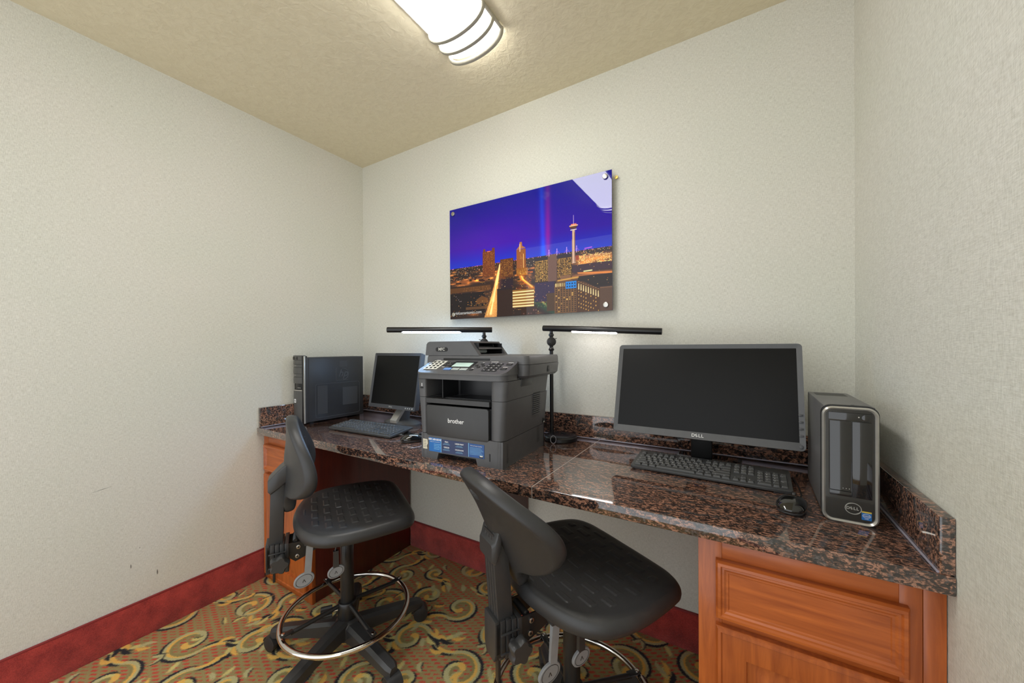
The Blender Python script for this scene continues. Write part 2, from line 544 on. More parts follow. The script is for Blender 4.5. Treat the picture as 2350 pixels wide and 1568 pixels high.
# ------------------------------------------------------------------ patterned carpet floor (colours per vertex)
def make_floor():
    res = 0.0032
    tile = 0.64
    n = int(tile/res)                       # 200
    SS = 2
    N = n*SS
    rs = np.random.RandomState(3)
    # wobble for tufted edges
    ys, xs = np.mgrid[0:N, 0:N]
    img = np.zeros((N, N, 3)); img[:] = (158, 143, 94)
    # red dashes on an olive ground, in slanted rows
    px = tile/N
    X = xs*px; Y = ys*px
    rows = (Y+0.25*np.sin(2*PI*X/tile)*0.02)/0.0160
    ph = np.sin(2*PI*np.round(X/tile*40)*0.37+np.floor(rows)*2.1)
    k = (np.abs(rows-np.floor(rows)-0.5) < 0.20+0.10*np.sin(2*PI*X/tile*11+np.floor(rows)*1.7))
    gaps = np.sin(2*PI*X/tile*17+np.floor(rows)*2.4) < 0.45
    img[k & gaps] = (200, 78, 60)
    jit = rs.rand(N, N)
    def stamp(path, radii, col, rough=0.0016):
        c = np.array(col)
        for (x, y), r in zip(path, radii):
            R = r+rough*2
            k = int(R/px)+2
            ix, iy = int(round(x/px)), int(round(y/px))
            gx = np.arange(ix-k, ix+k+1); gy = np.arange(iy-k, iy+k+1)
            dx = gx*px-x; dy = gy*px-y
            D = np.sqrt(dx[None, :]**2+dy[:, None]**2)
            a, b = np.meshgrid(gy % N, gx % N, indexing='ij')
            msk = D < r+(jit[a, b]-0.5)*rough*1.6
            img[a[msk], b[msk]] = c
    def spiral(cx, cy, r0, turns, a0, sgn, w, tail=0.0, tang=0.0):
        pts = []
        n_ = 150
        for i in range(n_):
            t = i/(n_-1)
            r = r0*(0.16+0.84*t**0.9)
            a = a0+sgn*turns*2*PI*t
            pts.append((cx+r*math.cos(a), cy+r*math.sin(a)))
        if tail:
            (x1, y1), (x0, y0) = pts[-1], pts[-4]
            d = math.atan2(y1-y0, x1-x0)
            for i in range(1, 50):
                d += -sgn*tang/50
                x1 += tail/50*math.cos(d); y1 += tail/50*math.sin(d)
                pts.append((x1, y1))
        return pts
    def off(pts, o):
        out = []
        for i in range(len(pts)):
            a = pts[max(0, i-2)]; b = pts[min(len(pts)-1, i+2)]
            dx, dy = b[0]-a[0], b[1]-a[1]; L = math.hypot(dx, dy)+1e-9
            out.append((pts[i][0]-dy/L*o, pts[i][1]+dx/L*o))
        return out
    def taper(n_, w, pk=0.55, end=0.12):
        return [w*(end+(1-end)*math.sin(PI*min(1, max(0, (i/(n_-1))))**0.8)) for i in range(n_)]
    OL = (148, 136, 86); SG = (190, 184, 134); GD = (234, 186, 94); BK = (36, 37, 44); PG = (214, 200, 126)
    motifs = [(0.12, 0.13, 0.062, 1.45, 0.3, 1, 0.16, 1.6), (0.40, 0.10, 0.055, 1.35, 2.6, -1, 0.15, 1.5),
              (0.27, 0.31, 0.064, 1.50, 4.0, 1, 0.17, 1.8), (0.54, 0.30, 0.056, 1.30, 1.1, -1, 0.14, 1.4),
              (0.09, 0.47, 0.056, 1.40, 5.2, -1, 0.16, 1.7), (0.38, 0.52, 0.064, 1.45, 0.9, 1, 0.16, 1.5),
              (0.57, 0.56, 0.048, 1.25, 3.3, 1, 0.12, 1.6), (0.22, 0.60, 0.036, 1.2, 2.0, -1, 0.11, 1.3),
              (0.57, 0.10, 0.034, 1.2, 4.6, 1, 0.10, 1.3)]
    for (cx, cy, r0, tr, a0, sg, tl, tg) in motifs:
        r0 *= 1.42; tr *= 0.86; tl *= 0.9
        p = spiral(cx, cy, r0, tr, a0, sg, 0.010, tl, tg)
        n_ = len(p)
        stamp(off(p, sg*0.013), taper(n_, 0.0105), OL)
        for (q0, q1, o_, w_) in ((20, 70, -0.010, 0.0075), (95, 150, -0.013, 0.0095), (150, 196, 0.009, 0.0090)):
            seg_ = off(p, sg*o_)[q0:q1]
            stamp(seg_, taper(len(seg_), w_, end=0.05), BK, 0.0035)
        stamp(p, taper(n_, 0.0108, end=0.3), SG, 0.002)
        g = off(p, sg*0.0062)
        stamp(g[70:150], taper(80, 0.0062, end=0.05), GD, 0.002)
        stamp(off(p, -sg*0.004)[146:198], taper(52, 0.0070, end=0.05), GD, 0.002)
        stamp(p[0:30], taper(30, 0.0125, end=0.7), GD, 0.002)
        stamp(p[24:48], taper(24, 0.007), PG, 0.002)
        # flame-shaped leaves leaving the tail
        for q, s2, c2 in ((n_-34, 1, GD), (n_-22, -1, BK), (n_-14, 1, PG), (n_-4, -1, GD), (n_-2, 1, SG)):
            x, y = p[q]; xa, ya = p[q-3]
            d = math.atan2(y-ya, x-xa)+s2*0.85
            path = []
            for i in range(40):
                d -= s2*0.035
                x += 0.0016*math.cos(d); y += 0.0016*math.sin(d)
                path.append((x, y))
            stamp(path, taper(40, 0.0095), c2, 0.004)
    for i in range(30):
        x, y = rs.rand()*tile, rs.rand()*tile
        c_ = img[int(y/px) % N, int(x/px) % N]
        if c_[0] > 205 or c_[0] < 60:
            continue
        d = rs.rand()*6.28
        path = []
        bend = (rs.rand()-0.5)*0.14
        for k_ in range(30):
            d += bend
            x += 0.0018*math.cos(d); y += 0.0018*math.sin(d)
            path.append((x, y))
        w = 0.0055+0.0045*rs.rand()
        stamp(off(path, 0.006), taper(30, w*0.8), BK if i % 2 else SG, 0.004)
        stamp(path, taper(30, w), [GD, SG, PG][i % 3], 0.004)
    img = img.reshape(n, SS, n, SS, 3).mean((1, 3))
    nx = int(W/res)+1; ny = int(-YF/res)+1
    xs = np.linspace(0, W, nx); ysv = np.linspace(YF, 0, ny)
    XX, YY = np.meshgrid(xs, ysv)
    th = math.radians(33)
    U = XX*math.cos(th)+YY*math.sin(th); V = -XX*math.sin(th)+YY*math.cos(th)
    iu = ((U/res).astype(int)) % n; iv = ((V/res).astype(int)) % n
    col = tolin(img[iv, iu]).reshape(-1, 3)
    v = np.stack([XX.ravel(), YY.ravel(), np.zeros(nx*ny)], -1)
    me = np_mesh('floor', v, grid_faces(ny, nx), M['carpet'], False, col)
    struct(link('floor', me))
make_floor()

# carpet-covered base
ZB = 0.156
def baseboard(name, a, b, nrm):
    mb = MB()
    mb.box(a, (b[0], b[1], ZB-0.006), M['base_pile'], 0.002)
    mb.box((a[0], a[1], ZB-0.007), (b[0], b[1], ZB), M['base_edge'], 0.002)
    struct(mb.build(name))
baseboard('baseboard_left', (0.0, YF, 0), (0.011, -0.634, 0), 0)
baseboard('baseboard_back', (0.442, -0.011, 0), (2.083, 0.0, 0), 0)
baseboard('baseboard_right', (W-0.011, YF, 0), (W, -0.634, 0), 0)

# ------------------------------------------------------------------ granite worktop
wt = thing('granite_worktop', 'dark brown speckled granite worktop running along the back wall', 'worktop', (0, 0, ZC))
mb = MB(); mb.box((0.001, CD, -0.035), (W-0.001, -0.001, 0), M['granite'], 0.002, 3)
mb.build('slab', wt)
for a, b, lb_, cb in (((0.0215, -0.0205, 0.0002), (W-0.0215, -0.0005, 0.104), 'long granite backsplash strip on the back wall behind the monitors', ((0.023, -0.0222, 0.0026), (W-0.023, -0.0222, 0.0026))),
                  ((0.0008, -0.654, 0.0002), (0.0208, -0.0005, 0.104), 'short granite backsplash strip on the left wall beside the large tower', ((0.0225, -0.026, 0.0026), (0.0225, -0.652, 0.0026))),
                  ((W-0.0208, -0.659, 0.0002), (W-0.0008, -0.0005, 0.104), 'short granite backsplash strip on the right wall beside the slim tower', ((W-0.0225, -0.026, 0.0026), (W-0.0225, -0.657, 0.0026)))):
    t = thing('granite_backsplash', lb_, 'backsplash', (0, 0, ZC))
    MB().box(a, b, M['granite'], 0.0015, 2).build('stone_strip', t)
    MB().tube(cb, 0.0024, M['caulk'], 8).build('caulk_line', t)
mb = MB()
mb.box((1.6415, CD-0.0003, -0.034), (1.6440, -0.0205, 0.0001), M['grout'])
mb.build('grout_line', wt, smooth=False)
# ------------------------------------------------------------------ cabinets
EDGE = [(0, 0), (0, 0.013), (0.004, 0.019), (0.010, 0.020), (0.013, 0.016), (0.017, 0.0165), (0.021, 0.0135), (0.025, 0.0135), (0.027, 0.0115)]
DOOR = EDGE[:6]+[(0.060, 0.0165), (0.062, 0.007), (0.070, 0.007), (0.094, 0.0135), (0.097, 0.0135)]
def cabinet(x0, x1, dx0, dx1, label, filler=None, panel_right=None):
    zt = ZC-0.0355
    t = thing('base_cabinet', label, 'cabinet', ((x0+x1)/2, -0.31, 0))
    ox, oy = (x0+x1)/2, -0.31
    L = lambda x, y, z: (x-ox, y-oy, z)
    yb, yf = -0.012, -0.630
    mb = MB()
    mb.box(L(x0, yf+0.018, 0.001), L(x0+0.016, yb, zt), M['wood'], 0.001)
    mb.box(L(x0+0.016, yf+0.018, 0.001), L(x1-0.016, yb, 0.10), M['wood'])
    mb.box(L(x0+0.016, yf+0.03, 0.10), L(x1-0.016, yb, zt), M['wood_dark'])
    mb.build('carcass', t)
    mb = MB()
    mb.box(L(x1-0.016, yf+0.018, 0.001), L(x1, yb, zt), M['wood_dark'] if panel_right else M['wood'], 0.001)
    mb.build('side_panel', t)
    # face frame
    mb = MB()
    sl, sr = dx0+0.012-x0, x1-dx1+0.012
    mb.box(L(x0, yf, 0.001), L(x0+sl, yf+0.018, zt), M['wood'], 0.0012)
    mb.box(L(x1-sr, yf, 0.001), L(x1, yf+0.018, zt), M['wood'], 0.0012)
    for za, zb in ((zt-0.062, zt), (0.555, 0.592), (0.001, 0.052)):
        mb.box(L(x0+sl, yf+0.0008, za), L(x1-sr, yf+0.018, zb), M['wood_x'], 0.0008)
    mb.build('face_frame', t)
    cx = (dx0+dx1)/2-ox
    w = dx1-dx0
    for nm, z0, z1, pr_, mt in (('drawer_front', 0.580, 0.716, EDGE, M['wood_x']), ('door', 0.036, 0.563, DOOR, M['wood'])):
        b = MB(); b.nested(w, z1-z0, pr_, mt, T(cx, yf-oy, (z0+z1)/2))
        b.build(nm, t, angle=20)
    if filler:
        mb = MB()
        mb.box(L(x1+0.0008, yf+0.001, 0.001), L(filler, yf+0.019, zt), M['wood'], 0.0015)
        mb.build('filler_strip', t)
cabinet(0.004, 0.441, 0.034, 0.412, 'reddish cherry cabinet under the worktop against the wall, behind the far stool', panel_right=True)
cabinet(2.084, 2.4665, 2.122, 2.446, 'orange-brown cherry cabinet with one drawer and door under the slim black tower', filler=2.4985)
mb = MB()
mb.prism([(-0.012, 0.30), (-0.012, 0.7665), (-0.30, 0.7665), (-0.30, 0.68), (-0.06, 0.30)], 1.252, 1.270, M['wood_dark'], 'yz')
o = mb.build('support_bracket', smooth=False)
tag(o, 'dark wooden support bracket on the wall under the worktop', 'bracket')

# ------------------------------------------------------------------ ceiling light
cl = thing('ceiling_light', 'long white ceiling light with satin nickel end bands', 'ceiling light', (1.279, -1.0, H))
hw, yA, yB = 0.118, -0.615, 0.550
def arc(wd_, sag, n=18, z=0.0):
    return [(wd_*math.cos(PI*i/n), z-sag*math.sin(PI*i/n)**0.8) for i in range(n+1)]
A = arc(hw, 0.052, z=-0.006)
mb = MB(); mb.prism(A, yA, yB, M['diffuser'], 'xz')
mb.build('diffuser', cl, angle=50)
mb = MB(); mb.box((-hw-0.012, yA+0.01, -0.012), (hw+0.012, yB-0.01, -0.0005), M['white_plastic'], 0.002)
mb.build('mounting_pan', cl)
for s, ye in ((1, yB), (-1, yA)):
    mb = MB()
    for k, dy in enumerate((0.008, -0.052, -0.112)):
        P_ = [(x, ye+s*dy, z) for x, z in arc(hw+0.009, 0.066, z=-0.006)]
        mb.tube(P_, 0.0088, M['nickel'], 10, flat=(1.0, 0.7) if k else (1.1, 0.9))
    for sx in (-1, 1):
        mb.tube([(sx*(hw+0.008), ye+s*0.008, -0.010), (sx*(hw+0.008), ye-s*0.112, -0.010)], 0.0075, M['nickel'], 8)
    mb.build('end_band', cl)

sd = MB()
sd.lathe([(0, -0.048), (0.03, -0.048), (0.036, -0.042), (0.04, -0.03), (0.05, -0.024), (0.056, -0.012), (0.058, -0.0005), (0, -0.0005)], M['white_plastic'], 36)
o = sd.build('smoke_detector', loc=(0.84, -1.10, H))
tag(o, 'round white smoke detector on the ceiling, seen reflected in the picture', 'smoke detector')

# ------------------------------------------------------------------ city picture
def make_print(pt):
    NX, NY = 760, 508
    s, t = np.meshgrid(np.linspace(0, 1, NX), np.linspace(0, 1, NY))
    rs = np.random.RandomState(11)
    img = np.zeros((NY, NX, 3))
    hor = 0.458
    k = np.clip((t-hor)/(1-hor), 0, 1)
    def lerp(a, b, f):
        f = f[..., None]
        return np.array(a)*(1-f)+np.array(b)*f
    low = lerp((10, 50, 200), (40, 6, 158), np.clip(k/0.30, 0, 1))
    up = lerp((40, 6, 158), (18, 18, 136), np.clip((k-0.3)/0.7, 0, 1))
    img = np.where((k < 0.3)[..., None], low, up)
    pur = np.exp(-((s-0.25)/0.4)**2)*np.exp(-((k-0.35)/0.4)**2)
    img += pur[..., None]*np.array((26, 0, 12))
    fade = np.clip(1-(k)*0.45, 0, 1)
    img += (np.exp(-((s-0.628-0.01*(1-k))/0.016)**2)*fade)[..., None]*np.array((-10, 50, 70))
    img += (np.exp(-((s-0.664)/0.017)**2)*fade)[..., None]*np.array((92, 4, -6))
    g = t < hor
    # city ground
    gn = np.array((40, 26, 26))
    img[g] = gn+rs.rand(g.sum(), 1)*14
    # warm glow patches
    def blob(cs, ct, ws, wt_, c, a=1.0):
        f = (np.exp(-((s-cs)/ws)**2-((t-ct)/wt_)**2)*a)*(g | (a > 5))
        img[...] = img+f[..., None]*np.array(c)
    for _ in range(60):
        blob(rs.rand(), 0.44*rs.rand()**0.6, 0.01+0.03*rs.rand(), 0.004+0.010*rs.rand(), (150, 84, 24), 0.35+0.5*rs.rand())
    blob(0.93, 0.385, 0.12, 0.018, (230, 140, 40), 0.9)
    blob(0.90, 0.41, 0.12, 0.012, (150, 90, 50), 0.8)
    blob(0.92, 0.278, 0.10, 0.012, (200, 110, 40), 0.8)
    blob(0.80, 0.26, 0.07, 0.014, (190, 120, 40), 0.6)
    blob(0.17, 0.33, 0.16, 0.018, (150, 76, 20), 0.8)
    blob(0.10, 0.30, 0.05, 0.012, (190, 100, 30), 0.6)
    def rect(s0, s1, t0, t1, c, nz=6):
        m = (s >= s0) & (s <= s1) & (t >= t0) & (t <= t1)
        img[m] = np.array(c)+(rs.rand(m.sum(), 1)-0.5)*nz
    def poly(pts, c):
        m = np.zeros_like(s, bool)
        n = len(pts)
        for i in range(n):
            (x0, y0), (x1, y1) = pts[i], pts[(i+1) % n]
            cnd = ((y0 > t) != (y1 > t))
            xx = (x1-x0)*(t-y0)/((y1-y0) if abs(y1-y0) > 1e-9 else 1e-9)+x0
            m ^= cnd & (s < xx)
        img[m] = np.array(c)
        return m
    def wins(s0, s1, t0, t1, nx, ny, c, p=0.6, wf=0.55, hf=0.5):
        for i in range(nx):
            for j in range(ny):
                if rs.rand() < p:
                    a = s0+(s1-s0)*(i+0.5)/nx; b = t0+(t1-t0)*(j+0.5)/ny
                    hx = (s1-s0)/nx*wf/2; hy = (t1-t0)/ny*hf/2
                    m = (abs(s-a) <= max(hx, 0.0008)) & (abs(t-b) <= max(hy, 0.0011))
                    img[m] = np.array(c)*(0.55+0.45*rs.rand())
    def line(pts, w, c, mixv=1.0):
        for (x0, y0), (x1, y1) in zip(pts, pts[1:]):
            dx, dy = x1-x0, (y1-y0)*0.668
            L2 = dx*dx+dy*dy+1e-12
            f = np.clip(((s-x0)*dx+(t-y0)*0.668*dy)/L2, 0, 1)
            d = np.hypot(s-x0-f*dx, (t-y0)*0.668-f*dy)
            ww = w[0]+(w[1]-w[0])*f if isinstance(w, tuple) else w
            a = np.clip(1.3-d/ww, 0, 1)*mixv
            img[...] = img*(1-a[..., None])+np.array(c)*a[..., None]
    # far street lights
    for _ in range(520):
        cs, ct = rs.rand(), hor-0.004-0.11*rs.rand()**1.5
        if 0.45 < cs < 0.85 and rs.rand() < 0.4:
            continue
        m = (abs(s-cs) < 0.0012) & (abs(t-ct) < 0.0016)
        img[m] = [(255, 196, 110), (255, 150, 60), (240, 225, 200)][rs.randint(3)]
    for _ in range(90):
        cs = rs.rand(); m = (abs(s-cs) < 0.0016) & (abs(t-hor+0.004*rs.rand()) < 0.0018)
        img[m] = (230, 120, 210)
    for _ in range(200):
        cs, ct = 0.83+0.17*rs.rand(), 0.35+0.075*rs.rand()
        m = (abs(s-cs) < 0.0018) & (abs(t-ct) < 0.0022)
        img[m] = (255, 214, 130)
    for _ in range(260):
        cs, ct = rs.rand()*0.55, 0.02+0.30*rs.rand()
        m = (abs(s-cs) < 0.0011) & (abs(t-ct) < 0.0015)
        img[m] = [(220, 150, 80), (255, 190, 110), (160, 90, 60)][rs.randint(3)]
    for _ in range(26):
        cs, ct = rs.rand(), 0.30+0.13*rs.rand()
        if 0.58 < cs < 0.80:
            continue
        blob(cs, ct, 0.008+0.02*rs.rand(), 0.004+0.006*rs.rand(), (214, 120, 40), 0.8)
    # low dark roofs with lit edges
    for _ in range(70):
        cs, ct = rs.rand()*0.60, 0.05+0.34*rs.rand()
        w_, h_ = 0.012+0.03*rs.rand(), 0.008+0.016*rs.rand()
        rect(cs, cs+w_, ct, ct+h_, (34+rs.rand()*30, 24+rs.rand()*14, 26))
        rect(cs, cs+w_, ct-0.003, ct, (150+rs.rand()*90, 84+rs.rand()*50, 36))
    # museum block, low buildings
    rect(0.0, 0.315, 0.235, 0.285, (94, 58, 32)); rect(0.0, 0.315, 0.280, 0.292, (52, 34, 30))
    wins(0.09, 0.31, 0.240, 0.275, 26, 2, (150, 96, 52), 0.9, 0.45, 0.6)
    rect(0.0, 0.26, 0.04, 0.225, (28, 20, 26), 12)
    rect(0.12, 0.30, 0.075, 0.10, (96, 66, 44)); poly([(0.20, 0.16), (0.24, 0.19), (0.28, 0.165), (0.28, 0.13), (0.20, 0.12)], (104, 66, 38))
    rect(0.30, 0.345, 0.20, 0.30, (60, 36, 26))
    wins(0.12, 0.26, 0.105, 0.15, 12, 4, (214, 150, 76), 0.35)
    wins(0.02, 0.10, 0.15, 0.21, 8, 4, (150, 130, 130), 0.2)
    # main street
    line([(0.368, 0.448), (0.352, 0.36), (0.338, 0.28), (0.318, 0.17), (0.300, 0.0)], (0.004, 0.006), (250, 180, 90))
    m = poly([(0.362, 0.445), (0.372, 0.445), (0.352, 0.28), (0.342, 0.0), (0.255, 0.0), (0.292, 0.13), (0.327, 0.28)], (178, 112, 46))
    img[m] += rs.rand(m.sum(), 1)*70
    line([(0.365, 0.44), (0.340, 0.28), (0.318, 0.14), (0.300, 0.03)], (0.003, 0.010), (255, 228, 160))
    line([(0.360, 0.42), (0.332, 0.26), (0.300, 0.12), (0.276, 0.02)], (0.001, 0.004), (255, 214, 130))
    # second street
    line([(0.478, 0.385), (0.505, 0.30), (0.575, 0.215)], (0.006, 0.011), (214, 118, 44))
    line([(0.485, 0.37), (0.515, 0.29), (0.570, 0.225)], (0.002, 0.005), (255, 196, 96))
    line([(0.575, 0.20), (0.61, 0.13), (0.655, 0.06)], (0.004, 0.007), (236, 180, 96))
    line([(0.585, 0.10), (0.66, 0.045), (0.70, 0.0)], (0.012, 0.024), (40, 72, 52), 0.8)
    wins(0.59, 0.66, 0.03, 0.12, 10, 8, (120, 210, 120), 0.2)
    rect(0.36, 0.45, 0.235, 0.31, (40, 26, 40), 14)
    rect(0.585, 0.70, 0.10, 0.25, (46, 30, 66), 24)
    # towers
    rect(0.246, 0.332, 0.350, 0.570, (112, 56, 30), 10); rect(0.250, 0.266, 0.56, 0.590, (110, 56, 32)); rect(0.312, 0.330, 0.56, 0.590, (110, 56, 32))
    wins(0.250, 0.328, 0.355, 0.56, 16, 26, (214, 130, 58), 0.45); rect(0.278, 0.300, 0.562, 0.568, (250, 120, 90))
    rect(0.367, 0.452, 0.325, 0.480, (92, 50, 28), 8); wins(0.370, 0.450, 0.335, 0.475, 18, 16, (224, 150, 60), 0.55)
    rect(0.474, 0.532, 0.335, 0.540, (150, 86, 46), 8); poly([(0.474, 0.54), (0.490, 0.565), (0.494, 0.598), (0.508, 0.598), (0.510, 0.565), (0.532, 0.545)], (176, 112, 70))
    rect(0.516, 0.520, 0.37, 0.50, (240, 190, 110)); rect(0.494, 0.498, 0.52, 0.585, (240, 210, 170)); wins(0.496, 0.512, 0.34, 0.54, 3, 20, (236, 170, 90), 0.5)
    rect(0.472, 0.545, 0.325, 0.385, (150, 86, 30), 14); wins(0.476, 0.542, 0.33, 0.38, 12, 6, (255, 210, 100), 0.7)
    rect(0.585, 0.668, 0.425, 0.450, (30, 22, 40)); rect(0.585, 0.668, 0.252, 0.428, (56, 34, 18), 8)
    wins(0.587, 0.666, 0.257, 0.424, 17, 17, (255, 196, 92), 0.85, 0.6, 0.6)
    rect(0.715, 0.797, 0.41, 0.445, (34, 24, 44)); rect(0.715, 0.797, 0.266, 0.424, (56, 34, 18), 8)
    wins(0.717, 0.795, 0.270, 0.420, 18, 16, (255, 190, 84), 0.85, 0.6, 0.6)
    rect(0.664, 0.714, 0.252, 0.460, (106, 76, 66), 6)
    # observation tower
    poly([(0.797, 0.37), (0.816, 0.37), (0.813, 0.625), (0.799, 0.625)], (188, 150, 128)); rect(0.804, 0.8075, 0.37, 0.62, (238, 208, 178)); rect(0.811, 0.815, 0.38, 0.6, (120, 80, 70))
    poly([(0.783, 0.652), (0.829, 0.652), (0.826, 0.642), (0.818, 0.628), (0.794, 0.628), (0.786, 0.642)], (88, 58, 50))
    rect(0.784, 0.829, 0.647, 0.656, (250, 190, 150)); rect(0.792, 0.821, 0.656, 0.666, (226, 120, 100)); rect(0.790, 0.823, 0.618, 0.624, (230, 216, 200))
    line([(0.8065, 0.66), (0.8065, 0.73)], 0.0012, (236, 200, 220))
    rect(0.816, 0.834, 0.39, 0.425, (150, 62, 36))
    for mx_ in (0.670, 0.715, 0.769, 0.822):
        line([(mx_, 0.45), (mx_, 0.497)], 0.0022, (220, 170, 250))
        line([(mx_, 0.485), (mx_+0.016, 0.457)], 0.0009, (170, 90, 210)); line([(mx_, 0.485), (mx_-0.012, 0.457)], 0.0009, (170, 90, 210))
    line([(0.865, 0.468), (0.90, 0.471)], 0.003, (210, 90, 230))
    rect(0.80, 1.0, 0.30, 0.355, (58, 34, 48), 10); rect(0.828, 1.0, 0.18, 0.268, (34, 22, 22), 6)
    line([(0.83, 0.292), (1.0, 0.272)], 0.004, (236, 140, 60)); line([(0.86, 0.300), (0.90, 0.302)], 0.004, (240, 240, 170))
    for _ in range(300):
        cs, ct = rs.rand(), 0.02+0.38*rs.rand()
        if img[min(NY-1, int(ct*NY)), min(NX-1, int(cs*NX))].sum() > 170:
            continue
        m = (abs(s-cs) < 0.0013) & (abs(t-ct) < 0.0018)
        img[m] = [(240, 160, 80), (255, 206, 130), (190, 110, 60)][rs.randint(3)]
    blob(0.35, 0.30, 0.020, 0.12, (120, 60, 16), 0.7)
    blob(0.52, 0.28, 0.030, 0.05, (130, 64, 16), 0.7)
    blob(0.31, 0.10, 0.035, 0.10, (120, 70, 24), 0.6)
    # striped car park
    rect(0.447, 0.581, 0.066, 0.212, (150, 100, 44))
    for j in range(6):
        rect(0.447, 0.581, 0.070+j*0.0235, 0.081+j*0.0235, (255, 232, 168))
    rect(0.345, 0.446, 0.0, 0.236, (48, 28, 26), 5); rect(0.345, 0.446, 0.222, 0.236, (38, 26, 36))
    rect(0.50, 0.60, 0.0, 0.06, (54, 30, 24), 8); wins(0.51, 0.60, 0.0, 0.05, 6, 2, (140, 90, 80), 0.4)
    # hotel at the right
    rect(0.655, 0.705, 0.02, 0.16, (74, 50, 30), 8); rect(0.70, 0.822, 0.0, 0.225, (112, 76, 42), 8)
    rect(0.71, 0.80, 0.225, 0.262, (96, 64, 40), 8); rect(0.735, 0.79, 0.245, 0.285, (128, 88, 60)); line([(0.72, 0.25), (0.83, 0.262)], 0.004, (214, 160, 70))
    wins(0.703, 0.820, 0.005, 0.20, 8, 13, (40, 24, 14), 1.0, 0.45, 0.55)
    wins(0.703, 0.820, 0.005, 0.20, 8, 13, (255, 200, 100), 0.12, 0.45, 0.55)
    wins(0.703, 0.760, 0.200, 0.232, 5, 1, (255, 226, 150), 1.0, 0.5, 0.8)
    rect(0.762, 0.820, 0.182, 0.236, (18, 130, 220), 20); wins(0.764, 0.818, 0.186, 0.232, 4, 2, (10, 40, 90), 1.0, 0.5, 0.5)
    poly([(0.820, 0.235), (0.860, 0.225), (0.940, 0.160), (0.940, 0.0), (0.820, 0.0)], (76, 46, 26))
    for i in range(9):
        x = 0.832+i*0.0125; y = 0.212-i*0.0082
        line([(x-0.004, y+0.012), (x, y+0.018), (x+0.004, y+0.012)], 0.0016, (150, 108, 70))
        line([(x, y), (x, y-0.040)], (0.0022, 0.0034), (255, 234, 170))
        for j in range(5):
            if rs.rand() < 0.75:
                m = (abs(s-x) < 0.0018) & (abs(t-(y-0.058-j*0.028)) < 0.005)
                img[m] = (236, 176, 84)
    rect(0.940, 1.0, 0.0, 0.165, (88, 62, 46), 8); rect(0.94, 1.0, 0.165, 0.172, (120, 84, 60))
    img = np.clip(img, 0, 255)
    col = tolin(img).reshape(-1, 3)
    x = (s-0.5)*0.9126; z = (t-0.5)*0.6092
    v = np.stack([x.ravel(), np.full(x.size, -0.0034), z.ravel()], -1)
    me = np_mesh('printed_face', v, grid_faces(NY, NX), M['print'], False, col)
    link('printed_face', me, pt)
pic = thing('city_picture', 'glossy picture of a city skyline at night on steel standoffs', 'picture', (1.2495, -0.030, 1.681))
MB().box((-0.4565, -0.003, -0.305), (0.4565, 0.003, 0.305), M['acrylic_edge'], 0.0008).build('acrylic_panel', pic)
make_print(pic)
for sx in (-1, 1):
    for sz in (-1, 1):
        mb = MB()
        x, z = sx*0.4285, sz*0.2795
        mb.cyl((x, -0.0036, z), (x, -0.011, z), 0.0115, M['steel'], seg=32, bev=0.0015)
        mb.cyl((x, 0.0031, z), (x, 0.0298, z), 0.0095, M['steel'], seg=24)
        mb.build('standoff', pic)
mb = MB()
mb.text('visitsanantonio.com', 0.0235, M['white'], T(-0.333, -0.0038, -0.2735) @ FACE_MY, 0.0001)
mb.build('web_address', pic, smooth=False)
mb = MB()
mb.cyl((0, -0.0003, 0), (0, -0.010, 0), 0.003, M['brass'], seg=12)
mb.tube([(0.006*math.cos(a)+0.0, -0.011, 0.006*math.sin(a)) for a in np.linspace(0, 2*PI, 16, endpoint=False)], 0.0018, M['brass'], 6, closed=True)
o = mb.build('wall_screw', loc=(1.7195, 0, 1.957))
tag(o, 'small brass screw eye in the wall beside the picture', 'screw')

# ------------------------------------------------------------------ logos
def dell_logo(mb, m, X, size):
    """D, slanted E, LL"""
    mb.text('D', size, m, X @ T(-1.02*size, 0, 0), 0.0003, bold=size*0.02)
    mb.text('E', size*0.92, m, X @ T(-0.33*size, 0, 0) @ RZ(24), 0.0003, bold=size*0.02)
    mb.text('L', size, m, X @ T(0.30*size, 0, 0), 0.0003, bold=size*0.02)
    mb.text('L', size, m, X @ T(0.88*size, 0, 0), 0.0003, bold=size*0.02)

